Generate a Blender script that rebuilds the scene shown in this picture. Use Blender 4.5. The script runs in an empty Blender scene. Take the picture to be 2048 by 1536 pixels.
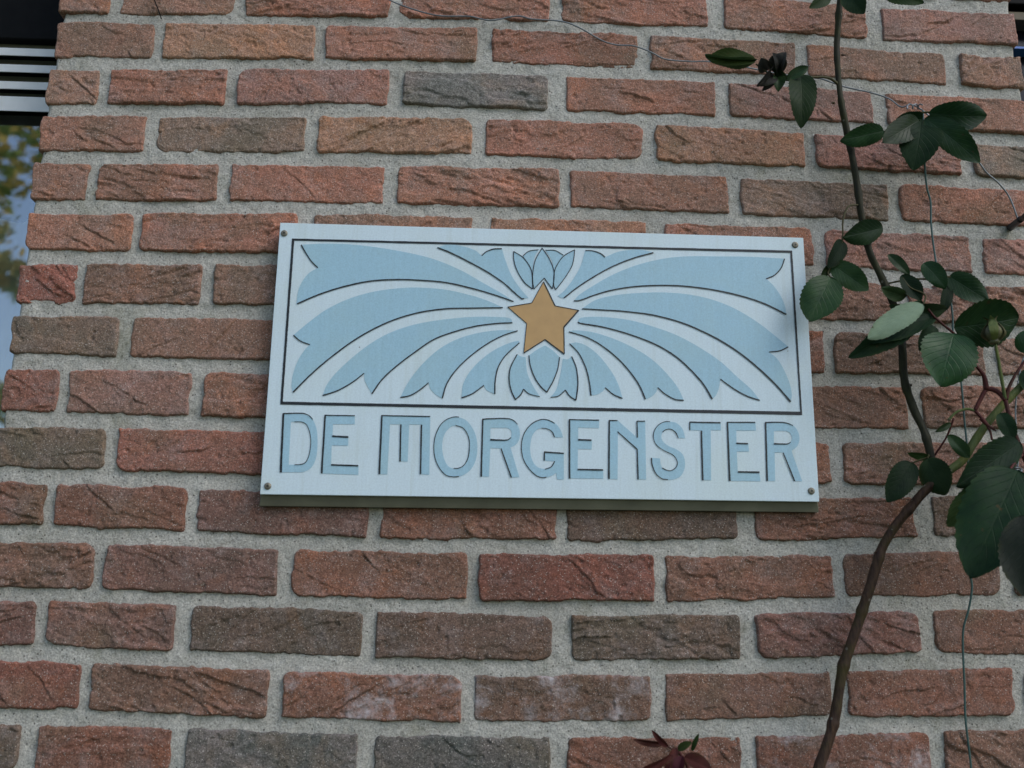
import bpy, math, random
import numpy as np
from mathutils import Vector, Matrix, geometry

# ------------------------------------------------------------------ camera, sky, sun, exposure
SC = bpy.context.scene
COL = SC.collection
FPX = 1900.0                                   # focal length in pixels of a 2048 px wide frame
CAM = np.array([-0.1083, -1.1573, 1.600])
YAW, PITCH, ROLL = math.radians(2.17), math.radians(13.70), math.radians(0.70)

def cam_axes(y, p, r):
    f = np.array([math.sin(y) * math.cos(p), math.cos(y) * math.cos(p), math.sin(p)])
    right = np.array([math.cos(y), -math.sin(y), 0.0])
    up = np.cross(right, f)
    return math.cos(r) * right + math.sin(r) * up, -math.sin(r) * right + math.cos(r) * up, f
RX, UX, FX = cam_axes(YAW, PITCH, ROLL)

cd = bpy.data.cameras.new('camera')
cam = bpy.data.objects.new('camera', cd)
COL.objects.link(cam)
m = Matrix.Identity(4)
for i in range(3):
    m[i][0], m[i][1], m[i][2], m[i][3] = RX[i], UX[i], -FX[i], CAM[i]
cam.matrix_world = m
cd.sensor_width = 36.0
cd.lens = 36.0 * FPX / 2048.0
cd.clip_start, cd.clip_end = 0.02, 2000.0
cd.dof.use_dof = True
cd.dof.focus_distance = 1.25
cd.dof.aperture_fstop = 5.0
SC.camera = cam

SUN_EL, SUN_AZ = math.radians(42), math.radians(130)      # azimuth from +Y towards +X
world = bpy.data.worlds.new('World')
SC.world = world
world.use_nodes = True
wn = world.node_tree.nodes
sky = wn.new('ShaderNodeTexSky')
sky.sky_type = 'NISHITA'
sky.sun_disc = False
sky.sun_elevation, sky.sun_rotation = SUN_EL, SUN_AZ
sky.air_density, sky.dust_density, sky.ozone_density = 1.0, 1.0, 1.0
world.node_tree.links.new(sky.outputs[0], wn['Background'].inputs[0])
wn['Background'].inputs[1].default_value = 0.145
sl = bpy.data.lights.new('sun', 'SUN')
sl.energy = 0.75
sl.angle = math.radians(32)
sl.color = (1.0, 0.98, 0.95)
sun = bpy.data.objects.new('sun', sl)
COL.objects.link(sun)
sd = Vector((math.sin(SUN_AZ) * math.cos(SUN_EL), math.cos(SUN_AZ) * math.cos(SUN_EL), math.sin(SUN_EL)))
sun.rotation_euler = sd.to_track_quat('Z', 'Y').to_euler()
sun.location = (0, -3, 6)
vs = SC.view_settings
vs.view_transform, vs.look, vs.gamma, vs.exposure = 'Standard', 'None', 1.0, 0.50
vs.use_curve_mapping = False

# ------------------------------------------------------------------ helpers
def bp(px, py, depth=0.0):
    """point of the plane y = -depth that stands where the photograph shows pixel (px, py)"""
    d = FX + RX * (px - 1024.0) / FPX - UX * (py - 768.0) / FPX
    t = (-depth - CAM[1]) / d[1]
    return CAM + d * t
def V(p): return Vector((float(p[0]), float(p[1]), float(p[2])))

def tag(o, label=None, cat=None, group=None, kind=None):
    if label: o['label'] = label
    if cat: o['category'] = cat
    if group: o['group'] = group
    if kind: o['kind'] = kind
    return o
def empty(name, loc):
    o = bpy.data.objects.new(name, None)
    o.location = loc
    o.empty_display_size = 0.05
    COL.objects.link(o)
    return o
def mesh_obj(name, verts, faces, mat, parent=None, smooth=False, origin=None):
    me = bpy.data.meshes.new(name)
    if origin is None and parent is not None:
        origin = world_loc(parent)
    org = np.array(origin if origin is not None else (0, 0, 0), float)
    vv = np.asarray(verts, float) - org
    me.from_pydata(vv.tolist(), [], faces if isinstance(faces, list) else faces.tolist())
    me.update()
    if smooth:
        me.polygons.foreach_set('use_smooth', [True] * len(me.polygons))
    if mat is not None: me.materials.append(mat)
    o = bpy.data.objects.new(name, me)
    COL.objects.link(o)
    if parent is not None:
        o.parent = parent
        o.location = org - np.array(world_loc(parent))
    else:
        o.location = org
    return o
def world_loc(o):
    l = Vector(o.location)
    while o.parent is not None:
        o = o.parent
        l += o.location
    return tuple(l)
def box(name, x0, x1, y0, y1, z0, z1, mat, parent=None, bev=0.0):
    v = [(x, y, z) for x in (x0, x1) for y in (y0, y1) for z in (z0, z1)]
    f = [[0, 1, 3, 2], [4, 6, 7, 5], [0, 4, 5, 1], [2, 3, 7, 6], [0, 2, 6, 4], [1, 5, 7, 3]]
    o = mesh_obj(name, v, f, mat, parent)
    if bev:
        md = o.modifiers.new('bevel', 'BEVEL'); md.width = bev; md.segments = 2
    return o

# value noise in numpy
_T = np.random.RandomState(7).rand(256, 256)
def vnoise(x, y):
    x = np.asarray(x, float); y = np.asarray(y, float)
    xi = np.floor(x).astype(int); yi = np.floor(y).astype(int)
    fx = x - xi; fy = y - yi
    fx = fx * fx * fx * (fx * (fx * 6 - 15) + 10); fy = fy * fy * fy * (fy * (fy * 6 - 15) + 10)
    a = _T[xi & 255, yi & 255]; b = _T[(xi + 1) & 255, yi & 255]
    c = _T[xi & 255, (yi + 1) & 255]; d = _T[(xi + 1) & 255, (yi + 1) & 255]
    return ((a + (b - a) * fx) * (1 - fy) + (c + (d - c) * fx) * fy) * 2 - 1
def fbm(x, y, o=4):
    s = 0; a = 1; n = 0
    for i in range(o):
        s = s + a * vnoise(x * 2 ** i + 17.3 * i, y * 2 ** i + 5.7 * i); n += a; a *= .5
    return s / n

def smooth_path(pts, per=10):
    p = [np.array(q, float) for q in pts]
    if len(p) < 3:
        return [p[0] + (p[1] - p[0]) * k / per for k in range(per + 1)]
    q = [2 * p[0] - p[1]] + p + [2 * p[-1] - p[-2]]
    out = []
    for i in range(1, len(q) - 2):
        a, b, c, d = q[i - 1], q[i], q[i + 1], q[i + 2]
        # centripetal-ish: clamp tangents so uneven spacing does not overshoot
        L = np.linalg.norm(c - b) + 1e-9
        tb = (c - a) / (np.linalg.norm(b - a) + L) * L
        tc = (d - b) / (np.linalg.norm(d - c) + L) * L
        for k in range(per):
            t = k / per
            out.append((2*t**3 - 3*t*t + 1) * b + (t**3 - 2*t*t + t) * tb + (-2*t**3 + 3*t*t) * c + (t**3 - t*t) * tc)
    out.append(p[-1])
    return out

def tube(name, pts, radii, mat, parent, sides=10, per=8, wob=0.0, seed=0, cap=True, origin=None):
    """pts world points, radii list or number"""
    if not isinstance(radii, (list, tuple)): radii = [radii] * len(pts)
    path = smooth_path([list(p) + [r] for p, r in zip(pts, radii)], per)
    P = np.array(path); C = P[:, :3]; R = P[:, 3]
    T = np.gradient(C, axis=0); T /= np.linalg.norm(T, axis=1)[:, None] + 1e-12
    n = np.cross(T[0], [0.3, 1, 0.2]); n /= np.linalg.norm(n)
    vs_ = []; fs = []
    s = 0
    for i in range(len(C)):
        n = n - T[i] * n.dot(T[i]); n /= np.linalg.norm(n)
        b = np.cross(T[i], n)
        if i: s += np.linalg.norm(C[i] - C[i - 1])
        for k in range(sides):
            a = 2 * math.pi * k / sides
            rr = R[i] * (1 + .9 * wob * max(0, math.sin(s * 95 + seed)) ** 8 + wob * float(fbm(s * 34 + seed, math.cos(a) * 1.3 + 7 + math.sin(a) * 2.1, 2)))
            vs_.append(C[i] + (n * math.cos(a) + b * math.sin(a)) * rr)
    N = len(C)
    for i in range(N - 1):
        for k in range(sides):
            k2 = (k + 1) % sides
            fs.append([i * sides + k, i * sides + k2, (i + 1) * sides + k2, (i + 1) * sides + k])
    if cap:
        fs.append(list(range(sides))[::-1]); fs.append([(N - 1) * sides + k for k in range(sides)])
    return mesh_obj(name, vs_, fs, mat, parent, True, origin)

# ------------------------------------------------------------------ material helpers
def new_mat(name):
    mt = bpy.data.materials.new(name); mt.use_nodes = True
    nt = mt.node_tree
    return mt, nt, nt.nodes, nt.links, nt.nodes['Principled BSDF']
def N(nt, typ, **kw):
    n = nt.nodes.new(typ)
    for k, v in kw.items():
        if k.startswith('i_'):
            key = k[2:]
            n.inputs[int(key) if key.isdigit() else key.replace('_', ' ')].default_value = v
        else: setattr(n, k, v)
    return n
def noise(nt, vec, scale, detail=4, rough=0.55, dist=0.0):
    n = N(nt, 'ShaderNodeTexNoise')
    n.inputs['Scale'].default_value = scale; n.inputs['Detail'].default_value = detail
    n.inputs['Roughness'].default_value = rough; n.inputs['Distortion'].default_value = dist
    nt.links.new(vec, n.inputs['Vector'])
    return n.outputs['Fac']
def ramp(nt, fac, stops, interp='LINEAR'):
    r = N(nt, 'ShaderNodeValToRGB'); r.color_ramp.interpolation = interp
    e = r.color_ramp.elements
    while len(e) < len(stops): e.new(0.5)
    for el, (p, c) in zip(e, stops):
        el.position = p
        el.color = tuple(c) + (1,) if isinstance(c, (tuple, list)) else (c, c, c, 1)
    nt.links.new(fac, r.inputs[0])
    return r.outputs[0]
def mix(nt, fac, a, b, mode='MIX'):
    x = N(nt, 'ShaderNodeMix', data_type='RGBA', blend_type=mode)
    for sock, val in ((x.inputs[0], fac), (x.inputs[6], a), (x.inputs[7], b)):
        if hasattr(val, 'is_linked'): nt.links.new(val, sock)
        else: sock.default_value = (tuple(val) + (1,)) if isinstance(val, (tuple, list)) else val
    return x.outputs[2]
def mathn(nt, op, a, b=None, clamp=False):
    x = N(nt, 'ShaderNodeMath', operation=op, use_clamp=clamp)
    for s, v in zip(x.inputs, (a, b)):
        if v is None: continue
        if hasattr(v, 'is_linked'): nt.links.new(v, s)
        else: s.default_value = v
    return x.outputs[0]
def bump(nt, h, strength, dist, bsdf, prev=None):
    b = N(nt, 'ShaderNodeBump'); b.inputs['Strength'].default_value = strength; b.inputs['Distance'].default_value = dist
    nt.links.new(h, b.inputs['Height'])
    if prev is not None: nt.links.new(prev, b.inputs['Normal'])
    nt.links.new(b.outputs[0], bsdf.inputs['Normal'])
    return b.outputs[0]

def plain(name, col, rough=0.5, metal=0.0, var=0.0, scale=60, bmp=0.0, spec=0.5):
    mt, nt, nd, lk, bs = new_mat(name)
    tc = N(nt, 'ShaderNodeTexCoord').outputs['Object']
    n = noise(nt, tc, scale, 5)
    c0 = tuple(c * (1 - var) for c in col); c1 = tuple(min(1, c * (1 + var)) for c in col)
    lk.new(ramp(nt, n, [(0.3, c0), (0.7, c1)]), bs.inputs['Base Color'])
    bs.inputs['Roughness'].default_value = rough; bs.inputs['Metallic'].default_value = metal
    bs.inputs['Specular IOR Level'].default_value = spec
    if bmp: bump(nt, noise(nt, tc, scale * 6, 3), 0.6, bmp, bs)
    return mt

def brick_material():
    mt, nt, nd, lk, bs = new_mat('brick_clay')
    tc = N(nt, 'ShaderNodeTexCoord').outputs['Object']
    oi = N(nt, 'ShaderNodeObjectInfo')
    off = N(nt, 'ShaderNodeVectorMath', operation='MULTIPLY_ADD')
    cmb = N(nt, 'ShaderNodeCombineXYZ')
    for i in range(3): lk.new(oi.outputs['Random'], cmb.inputs[i])
    lk.new(cmb.outputs[0], off.inputs[0]); off.inputs[1].default_value = (31, 17, 23); lk.new(tc, off.inputs[2])
    P = off.outputs[0]
    base = oi.outputs['Color']
    # broad firing clouds: part of each brick burnt browner or redder
    cl = noise(nt, P, 13, 4, 0.55, 0.6)
    c = mix(nt, ramp(nt, cl, [(0.40, 0), (0.62, 0.75)]), base, mix(nt, 1.0, base, (0.70, 0.86, 0.88), 'MULTIPLY'))
    cl2 = noise(nt, P, 19, 4, 0.6, 0.8)
    c = mix(nt, ramp(nt, cl2, [(0.52, 0), (0.72, 0.6)]), c, mix(nt, 1.0, base, (1.28, 1.05, 0.82), 'MULTIPLY'))
    # lime bloom in thin veils, olive algae
    cl3 = noise(nt, P, 30, 6, 0.7, 0.4)
    c = mix(nt, ramp(nt, cl3, [(0.50, 0), (0.75, 0.42)]), c, (0.34, 0.28, 0.265))
    cl4 = noise(nt, P, 9, 3, 0.5)
    c = mix(nt, ramp(nt, cl4, [(0.56, 0), (0.76, 0.50)]), c, (0.150, 0.125, 0.075))
    # fine mottling and sand grains
    g = noise(nt, P, 520, 2, 0.75)
    c = mix(nt, 1.0, c, ramp(nt, g, [(0.22, 0.38), (0.5, 0.96), (0.78, 1.75)]), 'MULTIPLY')
    gg = noise(nt, P, 160, 3, 0.6)
    c = mix(nt, 1.0, c, ramp(nt, gg, [(0.28, 0.78), (0.5, 1.0), (0.72, 1.22)]), 'MULTIPLY')
    vo = N(nt, 'ShaderNodeTexVoronoi'); vo.inputs['Scale'].default_value = 780; lk.new(P, vo.inputs['Vector'])
    sep = N(nt, 'ShaderNodeSeparateColor'); lk.new(vo.outputs['Color'], sep.inputs[0])
    dist = vo.outputs['Distance']
    grain = mathn(nt, 'MULTIPLY', ramp(nt, sep.outputs[0], [(0.86, 0.0), (1.0, 0.85)]), mathn(nt, 'LESS_THAN', dist, 0.45))
    c = mix(nt, grain, c, (0.60, 0.54, 0.48))
    dark = mathn(nt, 'MULTIPLY', ramp(nt, sep.outputs[1], [(0.84, 0.0), (1.0, 0.8)]), mathn(nt, 'LESS_THAN', dist, 0.45))
    c = mix(nt, dark, c, (0.045, 0.036, 0.030))
    # white lime stains on the few bricks that have them (object alpha)
    st = noise(nt, P, 22, 6, 0.7, 0.3)
    sm = mathn(nt, 'MULTIPLY', mathn(nt, 'MULTIPLY', ramp(nt, st, [(0.48, 0), (0.66, 1.0)]), ramp(nt, noise(nt, P, 140, 4, 0.7), [(0.3, 0.1), (0.65, 1.0)])), mathn(nt, 'SUBTRACT', 1.0, oi.outputs['Alpha']))
    c = mix(nt, sm, c, (0.52, 0.47, 0.47))
    lk.new(c, bs.inputs['Base Color'])
    bs.inputs['Roughness'].default_value = 0.88
    bs.inputs['Specular IOR Level'].default_value = 0.25
    h1 = noise(nt, P, 330, 4, 0.7)
    b1 = bump(nt, h1, 0.75, 0.0016, bs)
    h2 = noise(nt, P, 90, 5, 0.65, 0.5)
    bump(nt, h2, 0.6, 0.003, bs, b1)
    return mt
def mortar_material():
    mt, nt, nd, lk, bs = new_mat('mortar_sand')
    tc = N(nt, 'ShaderNodeTexCoord').outputs['Object']
    a = noise(nt, tc, 7, 5, 0.6)
    c = ramp(nt, a, [(0.3, (0.415, 0.395, 0.345)), (0.5, (0.470, 0.450, 0.398)), (0.72, (0.525, 0.505, 0.452))])
    c = mix(nt, ramp(nt, noise(nt, tc, 4.5, 4, 0.6), [(0.45, 0), (0.75, 0.5)]), c, (0.31, 0.30, 0.255))
    c = mix(nt, ramp(nt, noise(nt, tc, 34, 5, 0.65), [(0.58, 0), (0.8, 0.6)]), c, (0.60, 0.58, 0.53))
    g = noise(nt, tc, 450, 3, 0.75)
    c = mix(nt, 1.0, c, ramp(nt, g, [(0.24, 0.38), (0.5, 1.0), (0.76, 1.52)]), 'MULTIPLY')
    vo = N(nt, 'ShaderNodeTexVoronoi'); vo.inputs['Scale'].default_value = 330; lk.new(tc, vo.inputs['Vector'])
    sep = N(nt, 'ShaderNodeSeparateColor'); lk.new(vo.outputs['Color'], sep.inputs[0])
    dk = mathn(nt, 'MULTIPLY', mathn(nt, 'GREATER_THAN', sep.outputs[0], 0.955), mathn(nt, 'LESS_THAN', vo.outputs['Distance'], 0.34))
    c = mix(nt, mathn(nt, 'MULTIPLY', dk, 0.8), c, (0.06, 0.05, 0.045))
    lt = mathn(nt, 'MULTIPLY', mathn(nt, 'GREATER_THAN', sep.outputs[1], 0.97), mathn(nt, 'LESS_THAN', vo.outputs['Distance'], 0.4))
    c = mix(nt, mathn(nt, 'MULTIPLY', lt, 0.7), c, (0.62, 0.60, 0.56))
    gr = noise(nt, tc, 16, 4, 0.6, 0.5)
    c = mix(nt, ramp(nt, gr, [(0.58, 0), (0.78, 0.5)]), c, (0.20, 0.20, 0.12))
    lk.new(c, bs.inputs['Base Color'])
    bs.inputs['Roughness'].default_value = 0.93
    bs.inputs['Specular IOR Level'].default_value = 0.2
    b1 = bump(nt, noise(nt, tc, 380, 4, 0.75), 0.8, 0.002, bs)
    bump(nt, noise(nt, tc, 110, 4, 0.6), 0.6, 0.003, bs, b1)
    return mt

M_BRICK = brick_material()
M_MORTAR = mortar_material()

# ------------------------------------------------------------------ ground and the far trees (they show in the window pane)
g_mat, nt, nd, lk, bs = new_mat('lawn')
tc = N(nt, 'ShaderNodeTexCoord').outputs['Object']
lk.new(ramp(nt, noise(nt, tc, 1.5, 8, 0.7), [(0.3, (0.045, 0.075, 0.022)), (0.7, (0.085, 0.115, 0.04))]), bs.inputs['Base Color'])
bs.inputs['Roughness'].default_value = 0.95
bump(nt, noise(nt, tc, 60, 4), 1.0, 0.03, bs)
gr = mesh_obj('ground', [(-300, -300, 0), (300, -300, 0), (300, 300, 0), (-300, 300, 0)], [[0, 1, 2, 3]], g_mat)
tag(gr, 'grassy garden ground in front of the house', 'ground', kind='structure')

def leaf_mass(name, centers, n, size, mats, seed):
    rs = np.random.RandomState(seed)
    vv = []; ff = []; mi = []
    for (cx, cy, cz, rx, rz) in centers:
        k = n
        d = rs.normal(size=(k, 3)); d /= np.linalg.norm(d, axis=1)[:, None]
        rad = rs.uniform(0.35, 1.0, k) ** 0.6
        p = d * rad[:, None] * np.array([rx, rx, rz]) + np.array([cx, cy, cz])
        for q in p:
            a = rs.normal(size=3); a /= np.linalg.norm(a)
            b = np.cross(a, rs.normal(size=3)); b /= np.linalg.norm(b)
            s = size * rs.uniform(.6, 1.4)
            i = len(vv)
            vv += [q + a * s, q + b * s * .6, q - a * s, q - b * s * .6]
            ff.append([i, i + 1, i + 2, i + 3]); mi.append(rs.randint(0, len(mats)))
    return vv, ff, mi
def far_leaf(name, col):
    mt, nt, nd, lk, bs = new_mat(name)
    bs.inputs['Base Color'].default_value = col + (1,); bs.inputs['Roughness'].default_value = 0.7
    tr = N(nt, 'ShaderNodeBsdfTranslucent'); tr.inputs[0].default_value = tuple(min(1, c * 1.6) for c in col) + (1,)
    ms = N(nt, 'ShaderNodeMixShader'); ms.inputs[0].default_value = 0.5
    lk.new(bs.outputs[0], ms.inputs[1]); lk.new(tr.outputs[0], ms.inputs[2]); lk.new(ms.outputs[0], nd['Material Output'].inputs[0])
    return mt
tm = [far_leaf('far_leaf_olive', (0.42, 0.38, 0.13)), far_leaf('far_leaf_yellow', (0.62, 0.46, 0.14)), far_leaf('far_leaf_green', (0.24, 0.32, 0.11))]
cs = []
rr = random.Random(5)
for i in range(30):
    cs.append((rr.uniform(-14, 1), rr.uniform(-15, -10), rr.uniform(2.5, 14.5), rr.uniform(0.5, 1.25), rr.uniform(0.4, 0.9)))
vv, ff, mi = leaf_mass('trees', cs, 230, 0.15, tm, 3)
cs = [(rr.uniform(-9.5, -5), rr.uniform(-13, -11), rr.uniform(3.2, 11), rr.uniform(0.25, 0.6), rr.uniform(0.15, 0.35)) for i in range(105)]
v2, f2, m2 = leaf_mass('sprays', cs, 60, 0.10, tm, 8)
ff += [[i + len(vv) for i in q] for q in f2]; vv += v2; mi += m2
for i in range(9):                                         # trunks
    x = -15.5 + i * 2.3 + rr.uniform(-.4, .4); y = rr.uniform(-14, -11.5); k = len(vv)
    for z, r in ((0, .2), (13.5, .05)):
        for s in range(6):
            vv.append((x + r * math.cos(s * math.pi / 3), y + r * math.sin(s * math.pi / 3), z))
    for s in range(6):
        ff.append([k + s, k + (s + 1) % 6, k + 6 + (s + 1) % 6, k + 6 + s]); mi.append(3)
o = mesh_obj('tree_belt', vv, ff, tm[0], None)
o.data.materials.append(tm[1]); o.data.materials.append(tm[2]); o.data.materials.append(plain('far_bark', (0.09, 0.07, 0.05), 0.9))
o.data.polygons.foreach_set('material_index', mi)
tag(o, 'autumn-tinted trees across the garden, seen mirrored in the left window pane', 'trees', kind='stuff')

# ------------------------------------------------------------------ brick wall
VPX, VPY = 1138.0, -7300.0
def pl(poly):
    xs = [p[0] for p in poly]; ys = [p[1] for p in poly]
    def f(x):
        if x <= xs[0]:
            return ys[0] + (x - xs[0]) * 0.012
        if x >= xs[-1]:
            return ys[-1] + (x - xs[-1]) * ((ys[-1] - ys[-2]) / (xs[-1] - xs[-2]) * .7)
        return float(np.interp(x, xs, ys))
    return f
COURSES = [
 ('A', [122,219,243,468,492,779,798,1100,1124,1415,1450,1734,1765,2033],
  [(171,-42),(581,-40),(950,-34),(1250,-22),(1450,-12),(1765,14),(2028,26)],
  [(171,26),(342,27),(581,29),(714,31),(950,35),(1250,46),(1380,51),(1450,54),(1735,75),(1780,78),(2030,89)], 'b b r r r r p'),
 ('B', [111,306,325,629,651,953,984,1276,1302,1591,1616,1891,1922,2047],
  [(210,43),(478,48),(660,50),(817,51),(1130,60),(1302,68),(1400,72),(1560,80),(1640,90),(1880,106),(1950,109)],
  [(210,114),(478,114),(660,116),(817,117),(1130,128),(1330,137),(1400,142),(1560,147),(1640,152),(1880,167),(1950,171)], 'b o r r b b b'),
 ('C', [92,195,218,451,475,776,806,1097,1133,1432,1459,1748,1775,2059],
  [(150,138),(350,137),(600,137),(750,138),(950,144),(1150,151),(1400,159),(1480,165),(1740,181),(1790,186),(2040,202)],
  [(150,207),(350,206),(600,207),(750,206),(950,212),(1150,220),(1400,227),(1480,231),(1740,246),(1950,260),(2030,267)], 'b r p g r p r'),
 ('D', [79,287,313,610,634,943,971,1285,1312,1611,1632,1922,1948,2070],
  [(180,231),(460,231),(800,232),(1130,240),(1330,248),(1500,256),(1600,263),(1640,267),(1980,289)],
  [(180,301),(460,302),(800,303),(1130,311),(1350,323),(1600,331),(1640,333),(1900,347),(2000,354)], 'b d o r o p d'),
 ('E', [61,174,195,434,460,767,795,1119,1141,1457,1483,1777,1801,2082],
  [(120,326),(310,326),(600,329),(750,330),(950,332),(1200,340),(1400,347),(1500,354),(1760,366),(1820,369),(2000,379)],
  [(120,398),(310,400),(600,403),(750,405),(950,408),(1200,415),(1430,424),(1500,427),(1760,438),(1820,443),(2000,451)], 'b r r r b d r'),
 ('F', [50,263,282,595,625,945,981,1293,1332,1628,1652,1943,1968,2094],
  [(150,426),(440,427),(700,427),(940,432),(1130,436),(1290,442),(1480,449),(1670,456),(1920,472),(2040,478)],
  [(150,500),(440,502),(900,509),(1300,519),(1615,529),(1700,533),(1930,544),(2040,548)], 'r r b o r p p'),
 ('G', [33,150,167,401,427,742,768,1098,1124,1450,1476,1795,1820,2105],
  [(90,527),(280,527),(480,529),(900,537),(1300,550),(1640,563),(1950,572)],
  [(90,607),(280,606),(480,609),(900,618),(1300,629),(1700,638),(1980,647)], 'R b b b r b b'),
 ('H', [20,236,261,580,605,935,960,1292,1317,1650,1671,1970,1994,2117],
  [(120,633),(400,634),(900,644),(1300,654),(1640,661),(1680,662),(2000,676)],
  [(120,708),(400,715),(900,727),(1300,737),(1640,744),(1690,745),(2000,749)], 'd b b r r b b'),
 ('I', [3,114,135,379,407,729,755,1084,1110,1442,1468,1816,1847,2128],
  [(60,738),(250,740),(450,746),(900,757),(1300,767),(1700,773),(1900,773)],
  [(60,820),(250,827),(450,832),(900,844),(1300,853),(1700,857),(1900,855)], 'R p r b r b b'),
 ('J', [-12,207,234,570,596,938,964,1304,1330,1662,1688,2004,2032,2140],
  [(100,854),(350,859),(900,872),(1300,881),(1650,885),(1750,886),(2000,885)],
  [(100,934),(350,945),(500,949),(900,959),(1300,966),(1650,967),(1750,970),(2000,968)], 'd R b b r b p'),
 ('K', [-25,87,110,370,395,735,762,1112,1136,1474,1512,1832,1868,2152],
  [(40,965),(250,971),(450,978),(900,988),(1300,995),(1700,996),(2000,990)],
  [(40,1049),(240,1057),(550,1068),(735,1075),(940,1080),(1300,1081),(1460,1077),(1520,1082),(1820,1074),(2000,1070)], 'r r p r d r d'),
 ('L', [-42,185,208,554,584,935,958,1309,1333,1668,1690,2001,2030,2166],
  [(100,1084),(380,1094),(650,1101),(800,1105),(1130,1108),(1400,1112),(1650,1110),(1850,1105),(2030,1101)],
  [(100,1175),(380,1184),(650,1196),(800,1198),(1130,1203),(1400,1204),(1650,1193),(1850,1194),(2030,1190)], 'b p r R r b b'),
 ('M', [-58,68,92,347,381,725,752,1104,1145,1481,1514,1840,1871,2180],
  [(30,1201),(220,1207),(550,1216),(930,1230),(1300,1233),(1650,1225),(1950,1220)],
  [(30,1290),(220,1297),(550,1309),(930,1319),(1300,1322),(1530,1317),(1830,1305),(1950,1308)], 'p p d d d p b'),
 ('N', [-74,157,181,535,564,922,948,1302,1331,1666,1697,2028,2055,2194],
  [(80,1322),(350,1338),(650,1345),(800,1350),(1130,1354),(1450,1348),(1850,1341),(2030,1335)],
  [(80,1414),(350,1430),(650,1439),(800,1444),(1130,1446),(1450,1442),(1660,1432),(1850,1438),(2030,1432)], 'R b rw bw b r b'),
 ('O', [-92,34,70,340,369,714,748,1100,1135,1485,1515,1864,1893,2208],
  [(20,1452),(200,1452),(540,1466),(920,1476),(1300,1478),(1480,1474),(1700,1471),(1950,1462)],
  [(20,1546),(200,1548),(540,1562),(920,1573),(1300,1575),(1480,1571),(1700,1568),(1950,1558)], 'd r g g r rw b'),
]
def shifted(src, dy, tints):
    nm, js, yt, yb, t = [c for c in COURSES if c[0] == src][0]
    ym = yt[len(yt)//2][1]; k = (ym + dy - VPY) / (ym - VPY)
    sx = lambda x: VPX + (x - VPX) * k
    return (nm + '+', [sx(x) for x in js], [(sx(x), y + dy) for x, y in yt], [(sx(x), y + dy) for x, y in yb], tints)
COURSES = [shifted('A', -174, 'r b b o p r b'), shifted('B', -173, 'b r r p b r r')] + COURSES + \
          [shifted('N', 252, 'r b p r b d b'), shifted('O', 256, 'r b d r p r b'), shifted('N', 510, 'b r r b d p r')]

TINT = {'r': (0.288, 0.135, 0.092), 'R': (0.282, 0.118, 0.084), 'b': (0.258, 0.138, 0.096), 'o': (0.312, 0.166, 0.106),
        'd': (0.202, 0.134, 0.099), 'g': (0.170, 0.146, 0.126), 'p': (0.266, 0.138, 0.106)}
RS = np.random.RandomState(11)

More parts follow.
